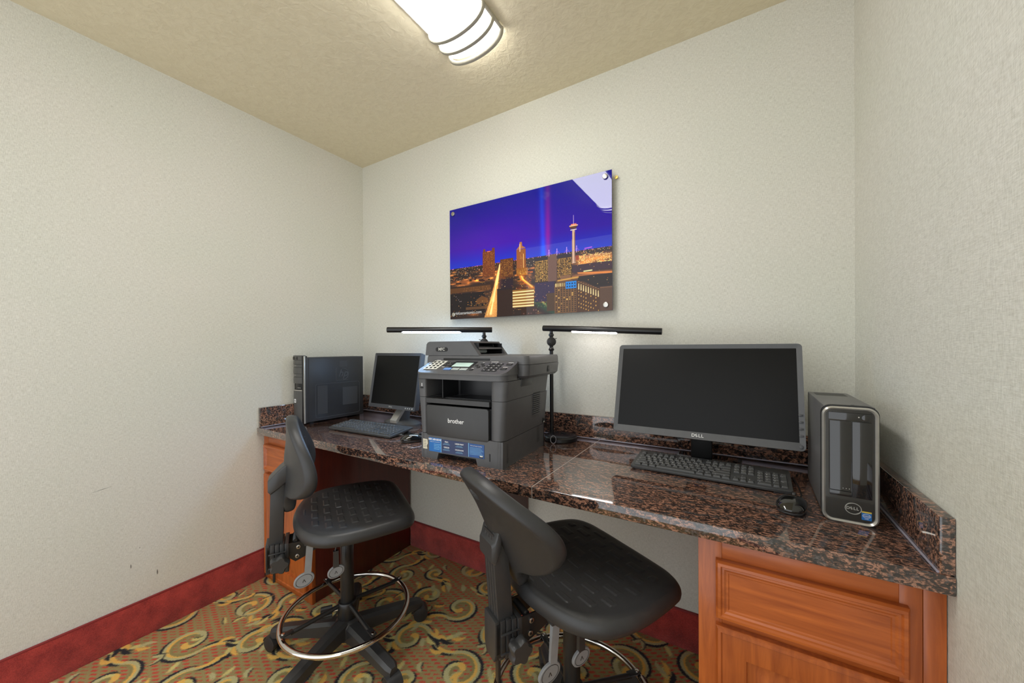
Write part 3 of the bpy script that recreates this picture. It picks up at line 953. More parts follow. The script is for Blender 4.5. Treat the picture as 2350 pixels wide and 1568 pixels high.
# ------------------------------------------------------------------ monitors
def monitor(label, base, c, yw, tilt, w, h, bz, bzb, cr, bm_, kind):
    t = thing('monitor', label, 'monitor', base, yw)
    rel = RZ(-math.degrees(yw)) @ Vector((c[0]-base[0], c[1]-base[1], c[2]-base[2]))
    X = Matrix.Translation(rel) @ RX(-tilt)
    out = rrect(w, h, cr, 6)
    inn = rrect(w-2*bz, h-bz-bzb, 0.001, 6, 0, (bzb-bz)/2)
    mb = MB()
    mb.frame(out, inn, 0, 0.014, bm_, 'xz', X, lip=0.0035)
    o2 = rrect(w-0.004, h-0.004, cr, 6)
    mb.prism(o2, 0.012, 0.030, M['bezel_dark'], 'xz', X=X)
    mb.prism(rrect(w*0.78, h*0.72, 0.02, 6), 0.030, 0.052, M['bezel_dark'], 'xz', 0.006, X=X)
    mb.build('housing', t)
    mb = MB(); mb.prism(rrect(w-2*bz+0.002, h-bz-bzb+0.002, 0.001, 3, 0, (bzb-bz)/2), 0.0045, 0.0065, M['screen'], 'xz', X=X)
    mb.build('screen', t, smooth=False)
    mb = MB()
    dell_logo(mb, M['silver'], X @ T(0, -0.0004, -h/2+bzb*0.5) @ FACE_MY, 0.0145 if kind == 'wide' else 0.011)
    mb.build('logo', t, smooth=False)
    if kind == 'wide':
        for k in range(4):
            b = MB(); b.box((w/2-0.0155, -0.0022, -0.062-k*0.0205), (w/2-0.0045, 0.001, -0.057-k*0.0205), bm_, 0.001, X=X)
            b.build('button', t)
        b = MB(); b.cyl((w/2-0.011, 0.001, -h/2+0.012), (w/2-0.011, -0.002, -h/2+0.012), 0.0052, bm_, bev=0.0008, X=X)
        b.build('power_button', t)
        # stand: flat neck and rectangular foot
        mb = MB()
        mb.box((-0.034, 0.000, 0.012), (0.034, 0.030, 0.300), M['black'], 0.004)
        mb.box((-0.05, -0.04, 0.200), (0.05, 0.010, 0.300), M['bezel_dark'], 0.004)
        mb.build('neck', t)
        mb = MB(); mb.prism(rrect(0.21, 0.125, 0.012), 0.0, 0.012, M['gloss'], 'xy', 0.003, X=T(0.02, 0.005, 0))
        mb.build('foot', t)
        mb = MB(); mb.tube([(-0.006, -0.003, 0.107), (0.0, -0.006, 0.104), (0.006, -0.006, 0.104), (0.012, -0.003, 0.106)], 0.0035, M['plug_blue'], 8)
        mb.build('cable_clip', t)
    else:
        for k, x in enumerate((0.115, 0.131, 0.146, 0.164)):
            b = MB(); b.cyl((x, 0.001, -h/2+bzb*0.5), (x, -0.002, -h/2+bzb*0.5), 0.0036 if k < 3 else 0.0045, M['silver'], seg=16, bev=0.0006, X=X)
            b.build('button', t)
        mb = MB()
        mb.loft([[(x, y, z) for x, y, z in ((-0.024, -0.058, 0.012), (0.024, -0.058, 0.012), (0.024, -0.040, 0.012), (-0.024, -0.040, 0.012))],
                 [(-0.024, -0.058, 0.026), (0.024, -0.058, 0.026), (0.024, -0.036, 0.026), (-0.024, -0.036, 0.026)],
                 [(-0.023, 0.050, 0.150), (0.023, 0.050, 0.150), (0.023, 0.066, 0.146), (-0.023, 0.066, 0.146)]], M['silver'])
        mb.loft([[(-0.018, -0.036, 0.014), (0.018, -0.036, 0.014), (0.018, 0.040, 0.014), (-0.018, 0.040, 0.014)],
                 [(-0.018, 0.045, 0.130), (0.018, 0.045, 0.130), (0.018, 0.062, 0.130), (-0.018, 0.062, 0.130)]], M['bezel'])
        mb.build('arm', t)
        n = 36
        pts = [(0.125*math.cos(a), 0.058*math.sin(a)*(1.0 if math.sin(a) < 0 else 1.35)) for a in np.linspace(0, 2*PI, n, endpoint=False)]
        mb = MB()
        mb.loft([[(x, y, 0.0) for x, y in pts], [(x, y, 0.008) for x, y in pts], [(x*0.8, y*0.8, 0.017) for x, y in pts], [(x*0.3, y*0.5, 0.022) for x, y in pts]], M['bezel'])
        mb.build('foot', t)
    return t
monitor('wide black monitor with switched-off screen, standing behind the keyboard near the slim tower', (2.056, -0.145, ZC), (2.0555, -0.215, 1.066),
        math.radians(-1), 16.5, 0.568, 0.330, 0.0145, 0.024, 0.012, M['bezel'], 'wide')
monitor('small square black monitor on a silver arm beside the large black tower', (0.585, -0.205, ZC), (0.565, -0.2376, 1.040),
        math.radians(-0.7), 9.9, 0.370, 0.304, 0.014, 0.020, 0.006, M['bezel_dark'], 'square')

# ------------------------------------------------------------------ keyboards
KEYMESH = {}
def key_mesh(wu, hu=1.0):
    k = (wu, hu)
    if k not in KEYMESH:
        u = 0.019
        mb = MB()
        w, d = wu*u-0.0022, hu*u-0.0022
        a = rrect(w, d, 0.0012, 2); b = rrect(w-0.0012, d-0.001, 0.0014, 2); c = rrect(w-0.0042, d-0.0042, 0.0014, 2)
        mb.loft([[(x, y, 0) for x, y in a], [(x, y, 0.0022) for x, y in b], [(x, y+0.0004, 0.0050) for x, y in c]], M['key'])
        me = bpy.data.meshes.new('key')
        mb.bm.to_mesh(me); mb.bm.free(); me.materials.append(M['key'])
        KEYMESH[k] = me
    return KEYMESH[k]
LAY = []
def krow(y, items, x0=0.0):
    x = x0
    for wu, ch in items:
        if ch is not None:
            LAY.append((x+wu/2, y, wu, 1.0, ch))
        x += wu
G = (0.5, None)
krow(5.35, [(1, 'Esc'), (1, None)]+[(1, 'F%d' % i) for i in (1, 2, 3, 4)]+[G]+[(1, 'F%d' % i) for i in (5, 6, 7, 8)]+[G]+[(1, 'F%d' % i) for i in (9, 10, 11, 12)]+[(0.25, None), (1, 'Prt'), (1, 'Scr'), (1, 'Pau')])
krow(4, [(1, c) for c in '`1234567890-=']+[(2, 'Back'), (0.25, None), (1, 'Ins'), (1, 'Hm'), (1, 'Up'), (0.25, None), (1, 'Nm'), (1, '/'), (1, '*'), (1, '-')])
krow(3, [(1.5, 'Tab')]+[(1, c) for c in 'QWERTYUIOP[]']+[(1.5, '\\'), (0.25, None), (1, 'Del'), (1, 'End'), (1, 'Dn'), (0.25, None), (1, '7'), (1, '8'), (1, '9')])
krow(2, [(1.75, 'Caps')]+[(1, c) for c in "ASDFGHJKL;'"]+[(2.25, 'Enter'), (0.25, None), (3, None), (0.25, None), (1, '4'), (1, '5'), (1, '6')])
krow(1, [(2.25, 'Shift')]+[(1, c) for c in 'ZXCVBNM,./']+[(2.75, 'Shift'), (0.25, None), (1, None), (1, '^'), (1, None), (0.25, None), (1, '1'), (1, '2'), (1, '3')])
krow(0, [(1.25, 'Ctrl'), (1.25, 'Win'), (1.25, 'Alt'), (6.25, ''), (1.25, 'Alt'), (1.25, 'Win'), (1.25, 'Mn'), (1.25, 'Ctrl'), (0.25, None), (1, '<'), (1, 'v'), (1, '>'), (0.25, None), (2, '0'), (1, '.')])
LAY.append((22.0, 2.5, 1, 2, '+')); LAY.append((22.0, 0.5, 1, 2, 'Ent'))
def keyboard(label, x, y, a, w=0.446, d=0.152, rise=0.016):
    t = thing('keyboard', label, 'keyboard', (x, y, ZC), math.radians(a))
    tilt = math.degrees(math.atan2(rise, d))
    X = T(0, -d/2, 0.007) @ RX(tilt) @ T(0, d/2, 0)
    mb = MB()
    mb.prism(rrect(w, d, 0.008, 4), -0.004, 0.0055, M['kbody'], 'xy', 0.002, X=X)
    for sx in (-1, 1):
        mb.box((sx*(w/2-0.03)-0.012, d/2-0.024, 0.0), (sx*(w/2-0.03)+0.012, d/2-0.014, 0.018), M['kbody'], 0.001)
        mb.box((sx*(w/2-0.03)-0.015, -d/2+0.006, 0.0), (sx*(w/2-0.03)+0.015, -d/2+0.016, 0.006), M['kbody'], 0.001)
    mb.build('shell', t)
    u = 0.019
    L0 = (-22.5*u/2, -d/2+0.0105)
    keys = sorted(LAY, key=lambda k: -k[2]*k[3])
    rest = MB(); nk = 0
    leg = MB()
    for (kx, ky, wu, hu, ch) in keys:
        P_ = X @ T(L0[0]+kx*u, L0[1]+(ky+0.5)*u, 0.0056)
        if nk < 100:
            o = link('key', key_mesh(wu, hu), t)
            o.matrix_local = P_
            nk += 1
        else:
            tm = bmesh.new(); tm.from_mesh(key_mesh(wu, hu)); rest.add(tm, M['key'], P_)
        if ch:
            sz = 0.0058 if len(ch) == 1 else 0.0036
            leg.text(ch, sz, M['white'], P_ @ T(-0.003 if wu < 1.2 else -wu*u/2+0.0075, hu*u/2-0.0060, 0.0051), 0.0001)
    if len(keys) > 100:
        o = rest.build('spare_keys', t); o['kind'] = 'stuff'
    leg.build('key_lettering', t, smooth=False)
    return t
keyboard('black keyboard in front of the wide monitor, beside the round-backed mouse', 2.079, -0.276, -2.1)
keyboard('black keyboard in front of the small square monitor', 0.590, -0.415, 2.0, 0.446, 0.152)

# ------------------------------------------------------------------ radial solid (seats, backs, mice)
def cr_outline(ctrl, na):
    """closed Catmull-Rom through ctrl, resampled to na points by angle about the origin"""
    P_ = np.array(ctrl, float); n = len(P_)
    out = []
    for i in range(n):
        p0, p1, p2, p3 = P_[(i-1) % n], P_[i], P_[(i+1) % n], P_[(i+2) % n]
        for t in np.linspace(0, 1, 24, endpoint=False):
            out.append(0.5*((2*p1)+(-p0+p2)*t+(2*p0-5*p1+4*p2-p3)*t*t+(-p0+3*p1-3*p2+p3)*t**3))
    out = np.array(out)
    ang = np.unwrap(np.arctan2(out[:, 1], out[:, 0]))
    if ang[-1] < ang[0]:
        out = out[::-1]; ang = ang[::-1]
    ang -= 2*PI*math.floor(ang[0]/(2*PI))
    A = np.linspace(ang[0], ang[0]+2*PI, na, endpoint=False)
    a2 = np.concatenate([ang, [ang[0]+2*PI]])
    r = np.hypot(out[:, 0], out[:, 1]); r2_ = np.concatenate([r, [r[0]]])
    R = np.interp(A, a2, r2_)
    return A, R
def radial_solid(name, ctrl, na, nr, s_in, prof, top, bot, mat, nb=6, remap=None):
    """prof: [(s, f)] with f in 0 (top surface) .. 1 (bottom surface) from s_in on the top round to the bottom"""
    A, R = cr_outline(ctrl, na)
    S = list(np.linspace(0.002, s_in, nr)); Fz = [0.0]*nr
    for s_, f_ in prof:
        S.append(s_); Fz.append(f_)
    sl = prof[-1][0]
    for k in range(1, nb+1):
        S.append(sl*(1-k/nb)+0.002*(k/nb)); Fz.append(1.0)
    S = np.array(S)[:, None]; Fz = np.array(Fz)[:, None]
    X = S*R*np.cos(A); Y = S*R*np.sin(A)
    Zt = top(X, Y, S); Zb = bot(X, Y, S)
    Z = Zt*(1-Fz)+Zb*Fz
    V = np.stack([X, Y, Z], -1).reshape(-1, 3)
    if remap is not None:
        V = remap(V)
    nrg, n = S.size, na
    F = grid_faces(nrg, n, True)
    # caps: tiny quads fans
    q = np.arange(0, n, 2)
    me = np_mesh(name, V, F, mat, True)
    return me
def blocks(x, y, px, py, bw, bh, soft=0.0022):
    r = np.floor(y/py)
    xx = x+np.where(r % 2 == 0, 0, px/2)
    dx = np.abs(xx/px-np.round(xx/px))*px
    dy = np.abs(y/py-r-0.5)*py
    q = np.maximum(dx-bw/2, dy-bh/2)
    return np.clip(0.5-q/soft, 0, 1)

# ------------------------------------------------------------------ mice
def mouse(label, x, y, a, cable=None):
    ca, sa = math.cos(math.radians(a)), math.sin(math.radians(a))
    cable = [(p_*ca+q_*sa, -p_*sa+q_*ca, z_) for p_, q_, z_ in (cable or [])]
    t = thing('mouse', label, 'mouse', (x, y, ZC), math.radians(a))
    ctrl = [(0.055, 0), (0.051, 0.016), (0.036, 0.026), (0.010, 0.030), (-0.020, 0.031), (-0.043, 0.025), (-0.054, 0.010), (-0.0555, 0),
            (-0.054, -0.010), (-0.043, -0.025), (-0.020, -0.031), (0.010, -0.030), (0.036, -0.026), (0.051, -0.016)]
    def top(X, Y, S):
        h = 0.036-0.0000*X
        prof = np.clip(1-((X+0.012)/0.075)**2, 0, 1)**0.7
        z = 0.010+0.026*prof*np.sqrt(np.clip(1-(S*0.97)**2.4, 0, 1))
        seam = np.exp(-(Y/0.0006)**2)*(X > 0.008)*0.0008
        return z-seam
    me = radial_solid('shell', ctrl, 96, 40, 0.99, [(1.0, 0.0), (1.005, 0.4), (0.97, 0.8)], top, lambda X, Y, S: X*0+0.006, M['gloss'])
    link('shell', me, t)
    me = radial_solid('underside', ctrl, 64, 3, 0.90, [(0.95, 0.2), (0.95, 0.5), (0.88, 1.0)], lambda X, Y, S: X*0+0.0095, lambda X, Y, S: X*0+0.0006, M['chair_plastic'])
    link('underside', me, t)
    mb = MB(); mb.cyl((0.030, -0.0035, 0.0265), (0.030, 0.0035, 0.0265), 0.0085, M['wheel'], seg=24, bev=0.001)
    mb.build('scroll_wheel', t)
    if cable:
        b = MB(); b.tube([(0.054, 0, 0.008)]+cable, 0.0018, M['black'], 8)
        b.build('cable', t)
mouse('glossy black mouse on the granite beside the slim black tower', 2.285, -0.462, 76, [(0.020, 0.070, 0.0035), (0.032, 0.110, 0.003), (0.034, 0.190, 0.003), (0.030, 0.280, 0.003)])
mouse('black mouse half hidden behind the printer front corner', 0.935, -0.455, 55, [(0.050, 0.066, 0.0035), (0.070, 0.110, 0.003), (0.060, 0.190, 0.003), (0.020, 0.270, 0.003)])

# ------------------------------------------------------------------ slim tower
t = thing('desktop_computer', 'slim black desktop computer with a rounded silver front frame by the corner', 'computer', (2.390, -0.490, ZC), math.radians(-2.0))
mb = MB()
mb.box((-0.0465, 0.012, 0.004), (0.0465, 0.320, 0.272), M['case_grey'], 0.0025)
mb.box((-0.0455, 0.02, 0.0), (0.0455, 0.31, 0.005), M['black'])
mb.build('case', t)
mb = MB()
for i in range(22):
    for j in range(4):
        x0 = -0.034+i*0.0031
        mb.box((x0, 0.232+j*0.018, 0.2718), (x0+0.0017, 0.246+j*0.018, 0.2723), M['black'])
mb.build('vent', t, smooth=False)
mb = MB()
wf, hf = 0.100, 0.272
O_ = rrect(wf, hf, 0.020, 8, 0, hf/2); I_ = rrect(wf-0.013, hf-0.013, 0.015, 8, 0, hf/2)
mb.frame(rrect(wf+0.003, hf+0.003, 0.021, 8, 0, hf/2+0.0015), rrect(wf-0.002, hf-0.002, 0.019, 8, 0, hf/2+0.0005), 0.003, 0.013, M['black'])
mb.build('rubber_trim', t)
mb = MB()
n = len(O_)
Mid = rrect(wf-0.0065, hf-0.0065, 0.0175, 8, 0, hf/2)
mb.frame(O_, Mid, 0.000, 0.010, M['silver'], lip=-0.004)
mb.frame(Mid, I_, -0.004, 0.010, M['silver'], lip=0.004)
mb.build('silver_frame', t)
mb = MB(); mb.prism(rrect(wf-0.012, hf-0.012, 0.014, 6, 0, hf/2), 0.003, 0.013, M['gloss'], 'xz')
# gently curved drive door
mb.loft([[(x, y, z) for x, y in ((-0.037, 0.003), (-0.034, 0.0005), (-0.020, -0.0002), (0.000, -0.0008), (0.0035, 0.0), (0.0038, 0.003))] for z in (0.075, 0.238)], M['gloss'])
mb.box((0.0045, -0.0005, 0.062), (0.0385, 0.003, 0.238), M['gloss'], 0.0008)
mb.box((-0.038, -0.001, 0.240), (0.0385, 0.003, 0.258), M['gloss'], 0.001)
mb.box((-0.036, -0.0006, 0.062), (0.0038, 0.003, 0.0735), M['gloss'], 0.0008)
mb.build('front_panel', t)
mb = MB(); mb.cyl((0.027, 0.001, 0.249), (0.027, -0.0022, 0.249), 0.0068, M['gloss'], seg=28, bev=0.0008)
mb.build('power_button', t)
mb = MB(); mb.cyl((0.0155, 0.000, 0.2495), (0.0155, -0.0015, 0.2495), 0.0014, M['silver'], seg=12)
for k in range(3):
    mb.cyl((-0.012+k*0.0055, 0.0, 0.081), (-0.012+k*0.0055, -0.0013, 0.081), 0.0008, M['silver'], seg=8)
mb.build('indicator_lamp', t)
mb = MB()
X = T(0.006, -0.0006+0.003, 0.036) @ FACE_MY
mb.tube([(0.0125*math.cos(a)*1.12+0.006, 0.0015, 0.036+0.0125*math.sin(a)) for a in np.linspace(0, 2*PI, 40, endpoint=False)], 0.0009, M['silver'], 6, closed=True)
dell_logo(mb, M['silver'], T(0.006, 0.0022, 0.036) @ FACE_MY, 0.0088)
mb.build('logo', t, smooth=False)
mb = MB()
mb.box((0.0205, 0.0016, 0.014), (0.0375, 0.003, 0.0305), M['sticker_blue'])
mb.box((0.0205, 0.0014, 0.0305), (0.0375, 0.003, 0.0335), M['yellow'])
mb.text('intel', 0.0062, M['white'], T(0.029, 0.0012, 0.0238) @ FACE_MY, 0.0001)
mb.text('inside', 0.0030, M['white'], T(0.029, 0.0012, 0.0172) @ FACE_MY, 0.0001)
mb.tube([(0.029+0.0068*math.cos(a), 0.0013, 0.0238+0.0042*math.sin(a)) for a in np.linspace(0, 2*PI, 26, endpoint=False)], 0.00035, M['white'], 5, closed=True)
mb.build('sticker', t, smooth=False)
mb = MB(); mb.cyl((0.008, 0.018, 0.272), (0.008, 0.018, 0.275), 0.003, M['black'], seg=12)
mb.build('thumb_screw', t)

# ------------------------------------------------------------------ large tower
t = thing('desktop_computer', 'large black desktop tower with a glossy silver trim line against the wall', 'computer', (0.088, -0.487, ZC), math.radians(-4.0))
wT, dT, hT = 0.124, 0.352, 0.366
mb = MB()
mb.box((-wT/2, 0.006, 0.008), (wT/2, dT, hT), M['case_dark'], 0.002)
mb.box((-wT/2+0.01, 0.03, 0.0), (wT/2-0.01, 0.05, 0.009), M['black']); mb.box((-wT/2+0.01, dT-0.04, 0.0), (wT/2-0.01, dT-0.02, 0.009), M['black'])
mb.build('case', t)
# side panel with a pressed lower field
mb = MB()
y0, y1 = 0.020, dT-0.004
mb.box((wT/2-0.001, y0, 0.010), (wT/2+0.003, y1, hT-0.005), M['case_dark'], 0.0015)
mb.frame(rrect(0.268, 0.190, 0.010, 4, 0.190, 0.120), rrect(0.264, 0.186, 0.009, 4, 0.190, 0.120), wT/2+0.0025, wT/2+0.0045, M['pressed'], 'yz')
mb.build('side_panel', t)
X0 = wT/2+0.0032
for nm, (a, b, c, d_) in {'vent1': (0.068, 0.045, 0.124, 0.205), 'vent2': (0.215, 0.080, 0.310, 0.185), 'vent3': (0.196, 0.306, 0.246, 0.342)}.items():
    b_ = MB(); b_.box((X0-0.001, a, b), (X0+0.0006, c, d_), M['vent'])
    b_.build('vent', t, smooth=False)
mb = MB()
FX = FACE_PX
mb.text('hp', 0.060, M['pressed'], T(X0+0.0006, 0.218, 0.268) @ FX, 0.0010, shear=0.35)
mb.tube([(X0+0.0006, 0.218+0.034*math.cos(a), 0.264+0.034*math.sin(a)) for a in np.linspace(-1.5, 1.7, 26)], 0.0012, M['pressed'], 6)
mb.tube([(X0+0.0006, y, z) for y, z in ((0.180, 0.300), (0.176, 0.296), (0.176, 0.232), (0.180, 0.228), (0.250, 0.228))], 0.0010, M['pressed'], 6)
mb.build('pressed_logo', t)
# front bezel
mb = MB()
def bez(z0, z1, m, off=0.0, x0=-wT/2+0.001, x1=wT/2-0.026):
    n_ = 7
    a = []
    for i in range(n_):
        s_ = i/(n_-1); x = x0+(x1-x0)*s_
        a.append((x, -0.012+0.010*(2*s_-1)**2-off))
    a += [(x1, 0.018), (x0, 0.018)]
    mb.loft([[(x, y, z) for x, y in a] for z in (z0+0.0006, z1-0.0006)], m)
bez(0.004, 0.181, M['bezel_pc'])
bez(0.222, 0.258, M['bezel_pc']); bez(0.258, 0.277, M['bezel_pc'], -0.0015); bez(0.277, 0.311, M['bezel_pc']); bez(0.311, 0.329, M['bezel_pc'], -0.0015)
bez(0.329, 0.352, M['bezel_pc'], 0.0); bez(0.352, 0.378, M['bezel_pc'], 0.0005)
bez(0.187, 0.222, M['printer_in'], -0.010)
mb.box((-wT/2+0.001, 0.004, 0.004), (wT/2-0.010, 0.018, 0.374), M['black'])
mb.box((wT/2-0.026, -0.002, 0.004), (wT/2-0.008, 0.016, 0.374), M['black'], 0.002)
mb.build('front_bezel', t)
mb = MB(); bz0 = mb
bez(0.181, 0.187, M['silver'], 0.001)
mb.box((wT/2-0.008, -0.003, 0.004), (wT/2-0.001, 0.0055, 0.374), M['silver'], 0.0015)
mb.build('silver_trim', t)
mb = MB()
mb.box((-0.045, -0.0118, 0.354), (0.006, -0.006, 0.370), M['black']); mb.box((-0.040, -0.0125, 0.359), (-0.022, -0.011, 0.364), M['printer_in'])
mb.box((-0.016, -0.0125, 0.359), (0.0, -0.011, 0.364), M['printer_in'])
for k in range(3):
    mb.cyl((-0.006+k*0.012, -0.003, 0.198), (-0.006+k*0.012, -0.0045, 0.198), 0.0028, M['silver'], seg=12)
mb.build('port', t)
mb = MB()
mb.box((-0.032, -0.0120, 0.2665), (-0.010, -0.0100, 0.2685), M['silver']); mb.box((-0.030, -0.0120, 0.3195), (-0.008, -0.0100, 0.3215), M['silver'])
mb.build('drive_badge', t, smooth=False)
mb = MB()
mb.prism(rrect(0.019, 0.021, 0.003, 3, -0.022, 0.125), -0.0128, -0.010, M['white'], 'xz')
mb.text('hp', 0.013, M['lettering_dark'], T(-0.022, -0.0129, 0.1262) @ FACE_MY, 0.0002, shear=0.3)
mb.build('logo', t, smooth=False)

# ------------------------------------------------------------------ printer
t = thing('multifunction_printer', 'charcoal multifunction printer with control panel and blue label on the worktop', 'printer', (1.136, -0.605, ZC), math.radians(4.0))
P_, PD, PI_ = M['printer'], M['printer_dark'], M['printer_in']
def outl(z_w, x0, x1, y0, y1, r=0.025):
    return [(x, y, z_w) for x, y in rrect(x1-x0, y1-y0, r, 5, (x0+x1)/2, (y0+y1)/2)]
mb = MB()   # lower tray cassette
def base_poly():
    return [(0.0, 0.0), (0.073, 0.0), (0.080, 0.024), (0.244, 0.024), (0.251, 0.0), (0.352, 0.0), (0.3535, 0.093), (-0.001, 0.093)]
mb.prism(base_poly(), 0.001, 0.060, P_, 'xz')
mb.box((0.003, 0.060, 0.0), (0.350, 0.375, 0.090), PI_)
mb.loft([outl(0.0, 0.322, 0.353, 0.0, 0.37, 0.014), outl(0.093, 0.324, 0.3545, 0.0, 0.37, 0.014)], P_)
mb.loft([outl(0.0, 0.0, 0.03, 0.0, 0.37, 0.012), outl(0.093, -0.001, 0.03, 0.0, 0.37, 0.012)], P_)
mb.box((0.300, -0.0006, 0.022), (0.303, 0.01, 0.048), M['black'])
mb.build('paper_tray', t)
mb = MB()   # side walls of the body, flaring upwards
def side(xa0, xa1, xb0, xb1, z0, z1, y0=0.0, y1=0.385, r=0.022):
    mb.loft([outl(z0, xa0, xa1, y0, y1, r), outl(z1, xb0, xb1, y0, y1+0.012, r)], P_)
side(0.300, 0.3545, 0.301, 0.362, 0.0945, 0.2295)
side(0.301, 0.362, 0.301, 0.367, 0.2308, 0.298)
mb.loft([outl(0.0945, -0.001, 0.023, 0.0, 0.385, 0.010), outl(0.2295, -0.012, 0.0215, 0.0, 0.397, 0.010)], P_)
mb.loft([outl(0.2308, -0.012, 0.0215, 0.0, 0.397, 0.010), outl(0.298, -0.018, 0.0215, 0.0, 0.397, 0.010)], P_)
mb.box((0.02, 0.13, 0.09), (0.303, 0.385, 0.30), PI_)
mb.box((0.02, 0.012, 0.09), (0.303, 0.14, 0.20), PI_)
mb.box((-0.0135, 0.006, 0.298), (0.362, 0.395, 0.304), P_, 0.001)
mb.build('body', t)
mb = MB()
mb.prism(rrect(0.273, 0.114, 0.010, 4, 0.1615, 0.1445), -0.0015, 0.014, PD, 'xz', 0.0015)
mb.build('front_cover', t)
mb = MB()
mb.loft([[(x, y, z) for x, z in ((0.0225, za), (0.3005, za), (0.3005, zb), (0.0225, zb))] for y, za, zb in ((0.0, 0.2095, 0.2265), (0.13, 0.200, 0.222))], PD)
mb.box((0.085, 0.02, 0.228), (0.088, 0.12, 0.3), PI_)
mb.prism([(0.09, 0.030), (0.29, 0.030), (0.29, 0.125), (0.13, 0.125)], 0.2255, 0.2295, PI_, 'xy')
mb.build('output_tray', t)
# control panel wedge
mb = MB()
def wedge(x0, x1, pts, m):
    mb.prism(pts, x0, x1, m, 'yz', 0.0015)
mb.loft([[(x, y, z) for x, y in rrect(0.386, 0.12, 0.03, 6, 0.173, 0.050)] for z in (0.300, 0.319)] , P_)
A_ = [(x, y, 0.3195) for x, y in rrect(0.392, 0.128, 0.034, 6, 0.173, 0.050)]
B_ = [(x, y, 0.3235+max(0.0, (y+0.012))*0.38) for x, y in rrect(0.390, 0.124, 0.033, 6, 0.173, 0.050)]
mb.loft([A_, B_], P_)
mb.build('control_panel', t)
XP = T(0, -0.012, 0.3236) @ RX(math.degrees(math.atan(0.38)))   # panel plane: x right, y up the slope
def pbtn(name, x0, x1, y0, y1, m, h=0.003, bev=0.0008):
    b = MB(); b.box((x0, y0, 0.0004), (x1, y1, h), m, bev, X=XP)
    return b.build(name, t)
pbtn('display_surround', 0.103, 0.203, 0.048, 0.106, M['printer_in'], 0.0015)
pbtn('display', 0.112, 0.192, 0.056, 0.093, M['lcd'], 0.0021)
for i, m in enumerate((M['blue_key'], M['grey_key'], M['grey_key'])):
    pbtn('soft_key', 0.094+i*0.036, 0.126+i*0.036, 0.026, 0.043, m)
pbtn('key_plate', -0.004, 0.060, 0.030, 0.110, M['light_key'], 0.0012)
for i in range(3):
    for j in range(4):
        pbtn('speed_key', 0.002+i*0.020, 0.011+i*0.020, 0.037+j*0.018, 0.046+j*0.018, M['black'], 0.0030)
for i in range(3):
    for j in range(4):
        pbtn('number_key', 0.262+i*0.0205, 0.279+i*0.0205, 0.024+j*0.019, 0.035+j*0.019, PD)
for i in range(2):
    for j in range(2):
        pbtn('mode_key', 0.066+i*0.022, 0.082+i*0.022, 0.062+j*0.022, 0.073+j*0.022, PD)
pbtn('menu_key', 0.226, 0.238, 0.052, 0.062, PD); pbtn('menu_key', 0.240, 0.250, 0.066, 0.076, PD); pbtn('menu_key', 0.212, 0.222, 0.066, 0.076, PD)
pbtn('menu_key', 0.228, 0.240, 0.082, 0.092, PD); pbtn('menu_key', 0.208, 0.222, 0.028, 0.038, PD)
pbtn('start_key', 0.330, 0.352, 0.040, 0.054, PD); pbtn('start_key', 0.334, 0.356, 0.080, 0.094, PD)
mb = MB()
for (x, y, w_) in ((0.275, 0.104, 0.03), (0.345, 0.099, 0.020), (0.341, 0.059, 0.018), (0.075, 0.090, 0.018), (0.098, 0.090, 0.016), (0.01, 0.115, 0.02), (0.076, 0.052, 0.012),
                   (0.232, 0.096, 0.008), (0.215, 0.043, 0.01), (-0.010, 0.085, 0.014)):
    mb.box((x-w_/2, y, 0.0004), (x+w_/2, y+0.003, 0.0009), M['white'], X=XP)
for i in range(3):
    for j in range(4):
        k = j*3+i
        mb.text('*0#789456123'[k], 0.010, M['white'], XP @ T(0.2705+i*0.0205, 0.0295+j*0.019, 0.0031), 0.0001)
mb.build('key_lettering', t, smooth=False)
# scanner body
mb = MB()
mb.loft([outl(0.302, -0.055, 0.388, 0.114, 0.425, 0.022), outl(0.312, -0.064, 0.398, 0.104, 0.432, 0.024), outl(0.348, -0.068, 0.402, 0.100, 0.436, 0.024),
         outl(0.3515, -0.068, 0.402, 0.100, 0.436, 0.024)], P_)
mb.build('scanner_body', t)
mb = MB()
mb.loft([outl(0.3530, -0.067, 0.401, 0.101, 0.435, 0.024), outl(0.376, -0.066, 0.400, 0.102, 0.434, 0.024), outl(0.384, -0.063, 0.397, 0.106, 0.430, 0.022)], P_)
mb.box((0.030, 0.0992, 0.356), (0.245, 0.106, 0.374), M['black'], 0.001)
mb.build('scanner_lid', t)
# document feeder: hood whose slanted right face holds the two paper slots
mb = MB()
YH = 0.338
def hood(y, ins=0.0):
    return [(-0.066, y, 0.3845), (0.196, y, 0.3845), (0.152, y, 0.441), (-0.043, y, 0.441), (-0.053, y, 0.438), (-0.060, y, 0.430)]
mb.loft([hood(0.104), hood(0.126)], P_)
mb.loft([hood(0.322), hood(YH)], P_)
fx = lambda z: 0.196-(z-0.3845)/0.0565*0.044
mb.prism([(-0.066, 0.3845), (fx(0.3845), 0.3845), (fx(0.389), 0.389), (0.10, 0.389), (0.10, 0.409), (fx(0.409), 0.409), (fx(0.416), 0.416), (0.10, 0.416), (0.10, 0.434),
          (fx(0.434), 0.434), (0.152, 0.441), (-0.043, 0.441), (-0.053, 0.438), (-0.060, 0.430)], 0.126, 0.322, P_, 'xz')
mb.build('feeder_cover', t)
mb = MB()
mb.box((0.098, 0.126, 0.389), (0.104, 0.322, 0.434), PI_)
mb.box((0.104, 0.1262, 0.3892), (0.180, 0.1275, 0.433), PI_); mb.box((0.104, 0.3205, 0.3892), (0.176, 0.3218, 0.433), PI_)
mb.box((0.104, 0.14, 0.4162), (0.150, 0.30, 0.4200), PI_, 0.001)
